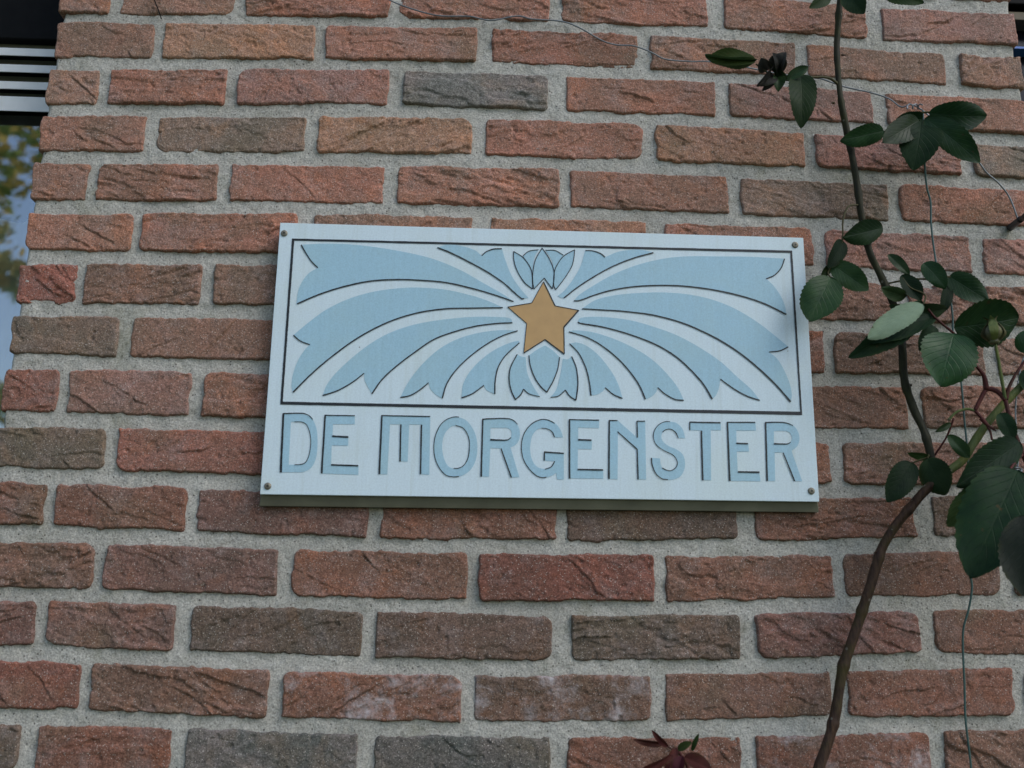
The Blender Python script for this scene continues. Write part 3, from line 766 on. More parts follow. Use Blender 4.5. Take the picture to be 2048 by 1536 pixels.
for mp_, segs, lines in PETALS:
    px = [[mp_(p) for p in s] for s in segs]
    pt = flat('petal', [outline(px)], 0.0004, M_SB, sign)
    strokes('petal_outline', [(px[i], w[0], w[1]) for i, w in lines.items()], M_LINE, pt)
# the little flower above the star
back = [[(1830,278),(1870,247),(1935,237)], [(1935,237),(1905,300),(1893,400)], [(1893,400),(1880,360),(1830,278)]]
o = flat('petal', [outline([[S1(p) for p in s] for s in back])], 0.0004, M_SB, sign)
strokes('petal_outline', [([S1(p) for p in back[0]], 1.2, 1.2)], M_LINE, o)
back = [[(105,240),(170,242),(228,273)], [(228,273),(180,345),(165,400)], [(165,400),(150,310),(105,240)]]
o = flat('petal', [outline([[S2(p) for p in s] for s in back])], 0.0004, M_SB, sign)
strokes('petal_outline', [([S2(p) for p in back[0]], 1.2, 1.2)], M_LINE, o)
for mp_, segs in ((S1, [[(1765,248),(1830,290),(1880,360),(1893,420),(1895,505)], [(1895,505),(1840,460),(1790,380),(1768,310),(1765,248)]]),
                  (S2, [[(305,237),(230,280),(180,350),(165,400),(163,480),(175,510)], [(175,510),(230,440),(285,350),(300,290),(305,237)]]),
                  (S1, [[(1960,225),(1915,305),(1896,400),(1897,460),(1905,505)], [(1905,505),(1975,430)], [(1975,430),(2030,505)], [(2030,505),(2042,440),(2040,380),(2010,300),(1960,225)]])):
    px = [[mp_(p) for p in s] for s in segs]
    o = flat('petal', [outline(px)], 0.0005, M_SB, sign)
    strokes('petal_outline', [(s, 1.3, 1.3) for s in px], M_LINE, o)
star = [(1970,455),(1890,600),(1725,628),(1855,740),(1835,942),(1980,850),(2112,950),(2109,765),(2210,650),(2049,620)]
sp = [S1(p) for p in star]
o = flat('star', [sp], 0.0005, M_STAR, sign)
strokes('star_outline', [([sp[i], sp[(i + 1) % 10]], w, w) for i, w in enumerate((1, 1.2, 1, 1, 1.6, 1.9, 1.5, 2.2, 1.1, 1.6))], M_LINE, o, smooth=False)
# frame line round the picture
oc = [S1((253,160)), S2((1790,243)), S2((1858,1365)), S1((172,1293))]
ic = [S1((268,174)), S2((1777,258)), S2((1845,1343)), S1((190,1274))]
av, af = [], []
for i in range(4):
    j = (i + 1) % 4; n = 70; o0 = len(av)
    for k in range(n + 1):
        t = k / n
        a = np.array(oc[i]) * (1 - t) + np.array(oc[j]) * t; b = np.array(ic[i]) * (1 - t) + np.array(ic[j]) * t
        e = .45 if 0 < k < n else 0
        a = a + e * (np.random.rand(2) - .5); b = b + e * (np.random.rand(2) - .5)
        av += [bp(a[0], a[1], SD + .0006), bp(b[0], b[1], SD + .0006)]
    af += [[o0 + 2*k + 1, o0 + 2*k + 3, o0 + 2*k + 2, o0 + 2*k] for k in range(n)]
mesh_obj('border_line', av, af, M_LINE, sign)

# letters: (map, corner-kept outline, hole, dark edge strokes)
def curvy(pts, closed=True):
    p = smooth_path(list(pts) + ([pts[0]] if closed else []), 5)
    return [tuple(q) for q in (p[:-1] if closed else p)]
LET = []
LET.append((L1, [(290,245),(470,245)] + curvy([(470,245),(540,260),(595,310),(630,400),(640,500),(635,640),(610,740),(560,810),(490,842)], False)[1:] + [(268,842)],
  [(368,325),(470,325)] + curvy([(470,325),(525,350),(555,410),(572,500),(565,600),(545,690),(505,750),(440,765)], False)[1:] + [(345,765)],
  [([(291,238),(264,843)], 2.9, 3.4, 0), ([(287,241),(480,238),(545,256),(592,300)], 1.9, 1.0, 1), ([(405,325),(480,327),(525,352),(555,420),(572,515),(562,630),(537,710),(505,750),(460,762),(405,765)], 1.0, 1.2, 1)]))
LET.append((L1, [(722,258),(1022,262),(1022,350),(800,350),(793,470),(957,480),(953,570),(785,567),(780,765),(1060,775),(1058,868),(690,855)], None,
  [([(719,254),(683,853)], 2.6, 2.8, 0), ([(713,258),(1022,263)], 1.6, 1.6, 0), ([(790,473),(957,480)], 2.6, 2.8, 0), ([(779,766),(1058,775)], 2.4, 2.2, 0)]))
LET.append((L1, [(1300,262),(1795,272),(1785,868),(1697,862),(1705,355),(1580,352),(1563,735),(1487,730),(1495,352),(1383,350),(1355,865),(1275,860)], None,
  [([(1300,257),(1273,862)], 2.4, 3.0, 0), ([(1294,261),(1795,271)], 1.7, 1.7, 0), ([(1494,352),(1486,732)], 2.3, 2.3, 0), ([(1705,355),(1695,862)], 2.3, 2.3, 0)]))
LET.append((L2, curvy([(165,273),(260,305),(330,385),(370,480),(383,600),(365,720),(310,820),(230,875),(150,890),(60,870),(-5,800),(-50,700),(-62,590),(-50,480),(0,365),(70,300)]),
  curvy([(165,362),(230,385),(275,440),(298,510),(300,600),(285,700),(245,770),(190,800),(130,803),(80,775),(40,700),(22,600),(30,500),(60,430),(110,380)]),
  [([(195,277),(150,274),(70,300),(0,365),(-50,480),(-62,590),(-50,700),(-5,800),(60,870),(130,889),(195,884)], 1.2, 1.2, 1), ([(160,362),(230,385),(275,440),(299,510),(301,600),(285,700),(245,770),(190,800),(140,803)], 1.2, 1.2, 1)]))
LET.append((L2, [(440,300),(700,295)] + curvy([(700,295),(760,320),(805,380),(820,450),(805,520),(770,565),(722,588)], False)[1:] + [(812,892),(730,895),(625,598),(515,595),(502,888),(425,885)],
  [(517,388),(680,388)] + curvy([(680,388),(720,405),(733,445),(725,490),(690,510)], False)[1:] + [(515,505)],
  [([(439,294),(422,888)], 2.2, 2.5, 0), ([(434,299),(520,293),(700,293),(758,315),(795,352)], 2.0, 0.9, 1), ([(515,508),(600,512),(690,511),(728,485)], 2.6, 1.2, 1), ([(625,598),(731,897)], 1.6, 2.0, 0)]))
LET.append((L2, curvy([(1050,300),(1130,315),(1190,350),(1235,410),(1260,485)], False) + [(1180,485)] + curvy([(1180,485),(1155,435),(1110,400),(1050,390),(990,410),(945,470),(925,560),(928,660),(955,740),(1000,790),(1070,808),(1130,790),(1175,730)], False)[1:] +
  [(1070,722),(1072,635),(1268,648),(1268,917),(1200,915),(1190,850)] + curvy([(1190,850),(1140,880),(1070,895),(980,870),(900,790),(850,690),(835,570),(860,450),(930,350),(1050,300)], False)[1:-1], None,
  [([(1175,340),(1110,308),(1040,301),(940,345),(865,440),(835,560),(848,690),(900,790),(980,872),(1040,896),(1090,893)], 1.3, 1.3, 1), ([(1040,390),(1100,398),(1150,430),(1172,483)], 1.0, 1.7, 1), ([(1068,722),(1070,635)], 2, 2, 0), ([(1064,634),(1268,648)], 2.2, 1.8, 0), ([(1175,730),(1140,785),(1075,810)], 1.7, 1.0, 1)]))
LET.append((L2, [(1328,303),(1630,310),(1628,390),(1415,385),(1415,510),(1557,515),(1553,608),(1412,603),(1410,812),(1672,818),(1672,908),(1330,905)], None,
  [([(1326,300),(1327,905)], 2.6, 2.6, 0), ([(1320,302),(1630,309)], 1.6, 1.6, 0), ([(1414,509),(1552,513)], 2.4, 2.4, 0), ([(1409,813),(1671,818)], 2.3, 2.3, 0)]))
LET.append((L2, [(1735,312),(1820,312),(2019,488),(2019,318),(2101,320),(2111,918),(2029,915),(2019,608),(1822,428),(1818,915),(1730,910)], None,
  [([(1734,309),(1730,910)], 2.2, 2.8, 0), ([(1728,312),(1818,312)], 1.7, 1.7, 0), ([(1818,425),(2019,606)], 1.4, 1.8, 0), ([(2019,606),(2029,915)], 1.9, 2.2, 0), ([(2022,487),(2018,316)], 1.8, 1.8, 0), ([(2014,319),(2100,319)], 1.6, 1.6, 0)]))
LET.append((L3, curvy([(440,320),(520,335),(580,385),(605,440),(615,495)], False) + [(545,492)] + curvy([(545,492),(530,450),(490,410),(440,400),(395,420),(372,470),(385,520),(440,570),(530,610),(590,660),(615,740),(605,820),(560,890),(480,918),(400,912),(330,870),(285,790),(270,695)], False)[1:] +
  [(360,700)] + curvy([(360,700),(365,760),(390,805),(450,828),(510,800),(538,745),(520,690),(470,650),(400,615),(330,570),(295,500),(295,430),(330,370),(380,335),(440,320)], False)[1:-1], None,
  [([(460,322),(400,326),(340,360),(300,420),(291,480),(310,545),(360,595),(430,635),(490,665),(525,710),(537,750),(520,795),(470,825),(430,822),(380,797)], 1.0, 1.3, 1), ([(385,430),(420,405),(470,402),(520,435),(545,492)], 1.1, 1.4, 1), ([(271,695),(280,770),(320,860),(380,908),(440,917)], 1.8, 1.1, 1)]))
LET.append((L3, [(665,330),(980,335),(982,412),(878,412),(882,925),(800,922),(785,415),(668,410)], None,
  [([(664,411),(664,328)], 1.7, 1.7, 0), ([(660,328),(978,335)], 2, 2, 0), ([(783,416),(797,924)], 2.4, 2.6, 0)]))
LET.append((L3, [(1052,330),(1335,332),(1342,415),(1140,415),(1142,545),(1262,548),(1270,630),(1145,632),(1155,838),(1375,842),(1388,935),(1075,930)], None,
  [([(1049,327),(1073,930)], 2.4, 2.8, 0), ([(1044,330),(1335,331)], 1.7, 1.7, 0), ([(1140,546),(1260,549)], 2.2, 2.2, 0), ([(1157,838),(1378,842)], 2.5, 2.5, 0)]))
LET.append((L3, [(1440,335),(1610,332)] + curvy([(1610,332),(1690,345),(1745,385),(1780,450),(1785,520),(1760,580),(1705,622)], False)[1:] + [(1815,935),(1735,932),(1620,640),(1532,640),(1538,932),(1455,930)],
  [(1525,420),(1650,420)] + curvy([(1650,420),(1690,440),(1708,485),(1700,525),(1670,548)], False)[1:] + [(1525,550)],
  [([(1440,330),(1457,930)], 2.4, 2.6, 0), ([(1434,332),(1600,330),(1680,345),(1722,366)], 2.0, 0.9, 1), ([(1525,551),(1600,552),(1670,550),(1697,532)], 2.4, 1.1, 1), ([(1620,642),(1738,932)], 1.6, 2.0, 0)]))
for mp_, out, hole, st in LET:
    loops = [[mp_(p) for p in out]] + ([[mp_(p) for p in hole]] if hole else [])
    o = flat('letter', loops, 0.0004, M_SB, sign)
    av, af = [], []
    for k, (path, w0, w1, sm) in enumerate(st):
        vv, ff = stroke_geo([mp_(p) for p in path], w0, w1, .0009 + .00006 * k, seed=k * 5 + len(af), smooth=bool(sm))
        o0 = len(av); av += vv; af += [[i + o0 for i in q] for q in ff]
    mesh_obj('letter_edge', av, af, M_LINE, o)
# screws
for (sx, sy) in ((568.6, 466.8), (1590, 490), (535.6, 972.3), (1622.5, 982)):
    c = bp(sx, sy, SD); R_ = 0.0043
    vv, ff = [], []
    prof = [(1.0, 0.0), (1.0, .0006), (.9, .0014), (.7, .0019), (.45, .0021)]
    for r_, h_ in prof:
        for k in range(18):
            a = 2 * math.pi * k / 18
            vv.append((c[0] + R_ * r_ * math.cos(a), -SD - h_, c[2] + R_ * r_ * math.sin(a)))
    for i in range(len(prof) - 1):
        for k in range(18):
            ff.append([i * 18 + k, i * 18 + (k + 1) % 18, (i + 1) * 18 + (k + 1) % 18, (i + 1) * 18 + k])
    ff.append([(len(prof) - 1) * 18 + k for k in range(18)])
    o = mesh_obj('screw', vv, ff, M_STEEL, sign, False, (c[0], -SD, c[2]))
    vv = [(c[0] + R_ * (.44 if k % 2 else .26) * math.cos(math.pi * k / 6), -SD - .00225, c[2] + R_ * (.44 if k % 2 else .26) * math.sin(math.pi * k / 6)) for k in range(12)]
    mesh_obj('socket', vv, [list(range(12))], M_SOCK, o, False, (c[0], -SD - .0022, c[2]))

# ------------------------------------------------------------------ climbing rose
def leaf_material(name, c0, c1, rough, vein, trans=0.18, spec=0.12):
    mt, nt, nd, lk, bs = new_mat(name)
    uv = N(nt, 'ShaderNodeUVMap').outputs[0]
    sp_ = N(nt, 'ShaderNodeSeparateXYZ'); lk.new(uv, sp_.inputs[0])
    au = mathn(nt, 'ABSOLUTE', sp_.outputs[0])
    ph = mathn(nt, 'SUBTRACT', mathn(nt, 'MULTIPLY', sp_.outputs[1], 8.0), mathn(nt, 'MULTIPLY', au, 3.2))
    fr = mathn(nt, 'ABSOLUTE', mathn(nt, 'SUBTRACT', mathn(nt, 'FRACT', ph), 0.5))
    v1 = ramp(nt, fr, [(0.0, 1.0), (0.09, 0.0)])
    v2 = ramp(nt, au, [(0.0, 1.0), (0.05, 0.0)])
    vein_f = mathn(nt, 'MAXIMUM', v1, v2)
    tc = N(nt, 'ShaderNodeTexCoord').outputs['Object']
    oi = N(nt, 'ShaderNodeObjectInfo')
    n = noise(nt, tc, 70, 5, 0.6)
    c = ramp(nt, n, [(0.3, c0), (0.7, c1)])
    c = mix(nt, mathn(nt, 'MULTIPLY', vein_f, 0.17), c, vein)
    ec = noise(nt, tc, 45, 4)
    edge = mathn(nt, 'MULTIPLY', ramp(nt, au, [(0.72, 0.0), (1.0, 0.50)]), ramp(nt, ec, [(0.4, 0), (0.65, 1)]))
    c = mix(nt, edge, c, (0.040, 0.062, 0.015))
    spn = noise(nt, tc, 110, 3, 0.5)
    c = mix(nt, ramp(nt, spn, [(0.68, 0), (0.74, 0.75)]), c, (0.055, 0.035, 0.014))
    hs = N(nt, 'ShaderNodeHueSaturation'); lk.new(c, hs.inputs['Color'])
    lk.new(mathn(nt, 'ADD', mathn(nt, 'MULTIPLY', oi.outputs['Random'], 0.8), 0.65), hs.inputs['Value'])
    rfr = mathn(nt, 'FRACT', mathn(nt, 'MULTIPLY', oi.outputs['Random'], 7.31))
    lk.new(mathn(nt, 'SUBTRACT', 0.52, mathn(nt, 'MULTIPLY', rfr, 0.06)), hs.inputs['Hue'])
    c = hs.outputs[0]
    lk.new(c, bs.inputs['Base Color'])
    bs.inputs['Roughness'].default_value = rough
    bs.inputs['Specular IOR Level'].default_value = spec
    hgt = mathn(nt, 'SUBTRACT', n, mathn(nt, 'MULTIPLY', vein_f, 0.7))
    bump(nt, hgt, 0.4, 0.0012, bs)
    tr = N(nt, 'ShaderNodeBsdfTranslucent'); lk.new(c, tr.inputs[0])
    ms = N(nt, 'ShaderNodeMixShader'); ms.inputs[0].default_value = trans
    lk.new(bs.outputs[0], ms.inputs[1]); lk.new(tr.outputs[0], ms.inputs[2])
    lk.new(ms.outputs[0], nd['Material Output'].inputs[0])
    return mt
ML = {'g': leaf_material('rose_leaf', (0.012, 0.038, 0.013), (0.026, 0.064, 0.020), 0.42, (0.035, 0.065, 0.035), spec=0.22),
      'd': leaf_material('rose_leaf_deep', (0.007, 0.021, 0.008), (0.014, 0.034, 0.012), 0.55, (0.026, 0.042, 0.018)),
      'l': leaf_material('rose_leaf_light', (0.022, 0.042, 0.012), (0.036, 0.060, 0.016), 0.5, (0.10, 0.14, 0.05)),
      'u': leaf_material('rose_leaf_underside', (0.20, 0.29, 0.19), (0.26, 0.36, 0.24), 0.6, (0.28, 0.36, 0.26)),
      'r': leaf_material('rose_leaf_red', (0.055, 0.016, 0.014), (0.085, 0.028, 0.018), 0.45, (0.12, 0.05, 0.03)),
      'y': leaf_material('rose_leaf_grey', (0.010, 0.018, 0.012), (0.017, 0.026, 0.017), 0.5, (0.10, 0.10, 0.09)),
      'w': leaf_material('rose_leaf_withered', (0.022, 0.020, 0.016), (0.045, 0.045, 0.038), 0.7, (0.05, 0.05, 0.04))}
def leaf(parent, base, tip, wpx, db, dt, kind='g', fold=0.25, droop=0.15, roll=0.0, curl=0.0, seed=0, name='leaf', teeth=13, pos=0.45):
    """base/tip in photo pixels, db/dt metres in front of the wall, wpx full width in pixels"""
    rs = random.Random(seed * 13 + 1)
    A, B = bp(base[0], base[1], db), bp(tip[0], tip[1], dt)
    L = np.linalg.norm(B - A); yv = (B - A) / L
    mpx = math.hypot(tip[0] - base[0], tip[1] - base[1])
    W = wpx * np.linalg.norm(bp(base[0] + 10, base[1], db) - A) / 10
    view = CAM - A; view /= np.linalg.norm(view)
    nv = view - yv * view.dot(yv); nv /= np.linalg.norm(nv)
    xv = np.cross(yv, nv)
    xr = xv * math.cos(roll) + nv * math.sin(roll); nv = nv * math.cos(roll) - xv * math.sin(roll); xv = xr
    nl, nw = teeth * 4, 5
    vv, ff, uvs = [], [], []
    ph = rs.uniform(0, 6)
    for i in range(nl + 1):
        t = i / nl
        e = pos
        # ovate outline
        w = math.sin(math.pi * t ** (math.log(.5) / math.log(e))) ** 0.56 if 0 < t < 1 else 0.0
        w *= (1 - 0.25 * max(0, t - .8) / .2)
        saw = (t * teeth) % 1.0
        se = 1 + 0.085 * (saw - 0.55) * (1 if .12 < t < .97 else 0)
        for j in range(-nw, nw + 1):
            s = j / nw
            ww = w * (se if abs(j) == nw else 1)
            x = s * ww * W / 2
            shift = 0.012 * L * saw if abs(j) == nw else 0
            y = t * L - 0.10 * abs(s) * W * .3 * w * 0 + shift * .0
            z = fold * abs(x) * (1 - .3 * t) - droop * L * (t - .5) ** 2 * 1.6 + droop * L * .4 \
                + 0.018 * L * math.sin(t * 9 + ph + s * 1.5) * abs(s) + curl * s * abs(x) * t
            z += 0.006 * L * math.cos((t * 8 - abs(s) * 3.2) * 2 * math.pi) * abs(s) * (1 - abs(s))
            vv.append(A + yv * y + xv * x + nv * z); uvs.append((s, t))
    K = 2 * nw + 1
    for i in range(nl):
        for j in range(K - 1):
            ff.append([i * K + j, i * K + j + 1, (i + 1) * K + j + 1, (i + 1) * K + j])
    o = mesh_obj(name, vv, ff, ML[kind], parent, True, tuple(A))
    uvl = o.data.uv_layers.new(name='UVMap')
    for lp in o.data.loops: uvl.data[lp.index].uv = uvs[lp.vertex_index]
    return o

def stem_mat(name, c0, c1, scale=90):
    mt, nt, nd, lk, bs = new_mat(name)
    tc = N(nt, 'ShaderNodeTexCoord').outputs['Object']
    mp = N(nt, 'ShaderNodeMapping'); mp.inputs['Scale'].default_value = (3, 3, 0.5); lk.new(tc, mp.inputs[0])
    n = noise(nt, mp.outputs[0], scale, 5, 0.65)
    c = ramp(nt, n, [(0.3, c0), (0.7, c1)])
    c = mix(nt, ramp(nt, noise(nt, tc, 26, 4, 0.6), [(0.5, 0), (0.68, 0.6)]), c, tuple(x * 1.1 for x in (c1[1], c1[1], c0[2])))
    vo = N(nt, 'ShaderNodeTexVoronoi'); vo.inputs['Scale'].default_value = 130; lk.new(tc, vo.inputs['Vector'])
    sep = N(nt, 'ShaderNodeSeparateColor'); lk.new(vo.outputs['Color'], sep.inputs[0])
    sc_ = mathn(nt, 'MULTIPLY', mathn(nt, 'GREATER_THAN', sep.outputs[0], 0.9), mathn(nt, 'LESS_THAN', vo.outputs['Distance'], 0.22))
    c = mix(nt, mathn(nt, 'MULTIPLY', sc_, 0.6), c, (0.20, 0.18, 0.14))
    lk.new(c, bs.inputs['Base Color'])
    bs.inputs['Roughness'].default_value = 0.6
    bs.inputs['Specular IOR Level'].default_value = 0.18
    bump(nt, n, 0.5, 0.0015, bs)
    return mt
M_OLD = stem_mat('old_cane_bark', (0.020, 0.010, 0.008), (0.085, 0.048, 0.028))
M_YOUNG = stem_mat('young_cane_bark', (0.014, 0.013, 0.008), (0.040, 0.038, 0.017))
M_GREENST = stem_mat('green_stem', (0.07, 0.10, 0.03), (0.13, 0.15, 0.055))
M_DKRED = stem_mat('red_stem', (0.055, 0.014, 0.014), (0.105, 0.030, 0.024))
M_PET = stem_mat('petiole', (0.045, 0.045, 0.020), (0.085, 0.070, 0.030))
pxm = 0.00062
rose_o = bp(1638, 1536, 0.05)
rose = empty('climbing_rose', (float(rose_o[0]) - 0.05, -0.06, 0.0))
tag(rose, 'climbing rose with dark green leaves trained up the wall right of the sign', 'plant')
def path(pts, dflt): return [bp(p[0], p[1], p[2] if len(p) > 2 else dflt) for p in pts]
old = [(1600,1700,.05),(1618,1610,.05),(1638,1536,.045),(1666,1448,.042),(1673,1414,.042),(1686,1336,.04),(1703,1284,.04),(1720,1233,.04),(1738,1182,.042),(1762,1103,.045),(1792,1049,.05),(1826,1011,.055),(1854,978,.06),(1890,948,.062)]
tube('old_cane', path(old, .05), [.0060]*3 + [.0056]*6 + [.0054, .0052, .0052, .0050, .0047], M_OLD, rose, 14, 12, .24, 1)
tube('upper_cane', path([(1886,950,.063),(1926,920,.065),(1943,893,.068),(1970,852,.07),(1998,818,.072),(2028,787,.075),(2070,745,.08)], .06), [.0048,.0050,.0050,.0048,.0046,.0045,.0045], M_GREENST, rose, 10, 8, .1, 2)
yc = [(1878,960,.058),(1861,907,.055),(1847,862,.052),(1826,814,.05),(1809,760,.048),(1804,691,.046),(1795,630,.045),(1768,565,.044),(1738,500,.042),(1724,434,.042),(1710,342,.04),(1693,256,.04),(1680,188,.04),(1674,102,.04),(1677,40,.04),(1682,-30,.042),(1690,-110,.045)]
tube('young_cane', path(yc, .05), [.0046]*6 + [.0043]*3 + [.0041]*3 + [.0038]*5, M_YOUNG, rose, 12, 10, .25, 3)
def twig(pts, r, mat=M_PET, dflt=.05, r1=None, name='twig'):
    n = len(pts); r1 = r if r1 is None else r1
    return tube(name, path(pts, dflt), [r + (r1 - r) * i / (n - 1) for i in range(n)], mat, rose, 7, 6, .12, n)
twig([(1676,168,.041),(1660,157,.045),(1642,154,.05),(1605,157,.056),(1573,160,.06),(1540,148,.062),(1512,128,.062)], .0018, r1=.0011)
twig([(1700,290,.04),(1735,276,.044),(1772,262,.05),(1812,240,.056),(1842,226,.06),(1862,224,.064)], .0013)
twig([(1716,410,.043),(1697,413,.05),(1686,441,.055),(1685,478,.056),(1676,502,.052),(1664,530,.05)], .0012)
twig([(1664,530,.05),(1656,545,.053),(1662,556,.056)], .0010)
twig([(1770,568,.045),(1800,562,.05),(1826,558,.054),(1858,558,.058),(1900,553,.06)], .0013)
twig([(1806,690,.046),(1812,650,.055),(1846,612,.07),(1870,635,.074),(1908,667,.078)], .0014, M_DKRED)
twig([(1846,612,.07),(1850,590,.066),(1820,575,.06),(1805,556,.056)], .0011)
twig([(1865,912,.056),(1845,918,.056),(1824,926,.056)], .0011)
twig([(1861,905,.056),(1854,917,.058)], .0012)
twig([(1950,821,.082),(1934,818,.08),(1912,825,.078),(1897,840,.076)], .0016, M_GREENST)
twig([(1908,836,.076),(1895,870,.07),(1882,892,.064),(1868,912,.056)], .0012, M_DKRED)
twig([(2011,801,.09),(1998,786,.088),(1985,779,.086),(1973,779,.085),(1962,797,.084),(1950,821,.082)], .0028, M_DKRED, r1=.0024)
twig([(1973,779,.085),(1968,752,.088),(1955,735,.09),(1945,722,.092)], .0036, M_DKRED, r1=.0010, name='stipule')
twig([(1950,821,.082),(1968,842,.083),(1980,862,.084),(1984,880,.085)], .0020, M_DKRED, r1=.0012)
twig([(1962,836,.083),(1975,850,.084),(1992,862,.086)], .0030, M_DKRED, r1=.0010, name='stipule')
twig([(1991,688,.10),(1997,720,.099),(2004,762,.095),(2011,801,.09)], .0016, M_GREENST, r1=.0022, name='flower_stalk')
twig([(2011,801,.09),(2018,830,.09),(2030,868,.09),(2046,908,.09),(2075,980,.09)], .0026, M_DKRED, r1=.0028)
twig([(2012,800,.09),(2018,775,.092),(2032,748,.094),(2056,712,.096)], .0026, M_DKRED, r1=.0014)
twig([(2046,908,.09),(2030,925,.10),(2012,950,.115),(1990,968,.125)], .0016, M_DKRED)
twig([(2050,915,.09),(2062,960,.12),(2060,1000,.15),(2052,1040,.16)], .0018, M_DKRED)
LV = [ # base, tip, width px, depth base, depth tip, kind, fold, droop, roll
 ((1514,119),(1410,110),40,.062,.070,'g',.5,.2,.95), ((1511,122),(1414,116),34,.061,.068,'l',.3,.1,-.6),
 ((1560,150),(1572,104),34,.062,.075,'w',.9,.5,.5), ((1556,152),(1545,106),26,.060,.072,'w',1.0,.6,-.4), ((1540,146),(1512,172),30,.060,.07,'w',.9,.4,.3), ((1536,140),(1522,116),28,.06,.07,'w',.8,.5,.2),
 ((1573,160),(1617,134),22,.062,.070,'g',.3,.1,.5), ((1572,160),(1548,136),18,.062,.072,'g',.4,.1,.2), ((1545,150),(1524,182),22,.061,.066,'w',.6,.3,.3), ((1552,152),(1556,184),24,.061,.066,'g',.6,.3,.4),
 ((1600,150),(1602,257),56,.058,.070,'l',.25,.25,.25),
 ((1768,262),(1680,281),44,.054,.062,'g',.2,.12,.1), ((1838,240),(1764,284),50,.060,.074,'g',.18,.15,.1), ((1842,238),(1826,341),82,.058,.064,'d',.2,.2,.2),
 ((1858,226),(1974,232),56,.064,.078,'g',.2,.2,-.15), ((1850,236),(1960,326),54,.064,.076,'g',.2,.12,.25), ((1846,232),(1792,238),30,.06,.056,'d',.3,.2,.5),
 ((1766,456),(1686,474),50,.050,.062,'g',.15,.12,.1), ((1686,482),(1655,536),38,.055,.058,'d',.25,.1,.5),
 ((1662,-14),(1618,16),26,.05,.06,'l',.3,.1,.3), ((1690,-18),(1728,28),44,.05,.062,'d',.25,.1,.1), ((1768,-14),(1848,6),34,.05,.06,'l',.2,.1,.3),
 ((1662,554),(1618,643),78,.056,.060,'g',.18,.15,.05), ((1662,527),(1737,581),48,.050,.062,'g',.2,.12,.2), ((1660,533),(1640,556),18,.05,.052,'l',.3,.1,.3),
 ((1776,509),(1819,551),22,.050,.058,'g',.35,.1,.4), ((1847,526),(1892,577),38,.056,.064,'g',.25,.12,.3), ((1898,552),(1977,602),50,.06,.066,'g',.2,.12,.1),
 ((1803,550),(1842,602),38,.056,.062,'d',.3,.1,.4), ((1812,594),(1762,576),28,.056,.064,'g',.3,.1,.3), ((1896,570),(1884,627),26,.058,.06,'d',.3,.1,.4),
 ((1892,618),(1778,612),40,.062,.066,'d',.25,.2,.4), ((1846,608),(1697,716),56,.066,.074,'d',.3,.15,.45), ((1870,634),(1722,690),50,.070,.076,'d',.25,.15,-.4), ((1846,608),(1735,677),46,.092,.102,'u',.03,.10,-.40),
 ((1868,652),(1838,702),34,.062,.062,'d',.3,.1,.3), ((1908,655),(2038,636),96,.076,.086,'g',.16,.12,-.1), ((1908,667),(1880,773),108,.080,.088,'g',.15,.14,.05),
 ((1902,846),(1870,864),13,.074,.072,'g',.4,.1,.3), ((1896,870),(1939,916),27,.072,.076,'g',.3,.1,.3), ((1856,915),(1815,906),18,.056,.06,'l',.35,.1,.4),
 ((1824,925),(1773,1004),54,.056,.064,'d',.2,.12,.1), ((1854,917),(1893,990),62,.060,.070,'d',.18,.12,-.1), ((2000,826),(2028,884),34,.088,.09,'d',.25,.1,.3),
 ((2040,884),(1912,972),72,.095,.11,'d',.2,.1,.15), ((1985,965),(1893,1052),60,.10,.10,'l',.2,.1,.3),
 ((2036,940),(1938,1156),138,.135,.16,'d',.12,.10,.05), ((2052,1030),(2052,1196),96,.19,.20,'y',.15,.1,.0), ((2042,705),(2075,660),50,.09,.1,'g',.2,.1,.0),
 ((2060,800),(2110,850),60,.09,.1,'g',.2,.1,.0), ((2046,740),(2090,790),50,.08,.09,'d',.2,.1,.2),
]
for i, (b_, t_, w_, d0, d1, kd, fo, dr, ro) in enumerate(LV):
    leaf(rose, b_, t_, w_, d0, d1, kd, fo * (0.8 + .5 * math.sin(i * 5.1) ** 2), dr * (0.6 + 1.1 * math.sin(i * 3.7) ** 2), ro, curl=.5 * math.sin(i * 1.9), seed=i, pos=.44 + .05 * math.sin(i * 2.3))
# thorns
rsx = random.Random(3)
for (x, y, d, sgn) in ((1668,206,.04,-1),(1716,337,.04,1),(1822,770,.05,-1),(1754,1104,.046,-1),(1795,1052,.05,1),(1730,1190,.042,-1),(1692,1290,.04,-1),(1712,1230,.041,1),(1664,1440,.042,-1),(1690,1345,.04,1),(1683,110,.04,1)):
    c = bp(x, y, d)
    s = .0055
    tube('thorn', [c, c + np.array([sgn * s * .5, -.001, -.0005]), c + np.array([sgn * s, -.002, -.002])], [.0020, .0011, .0002], M_OLD, rose, 6, 4)
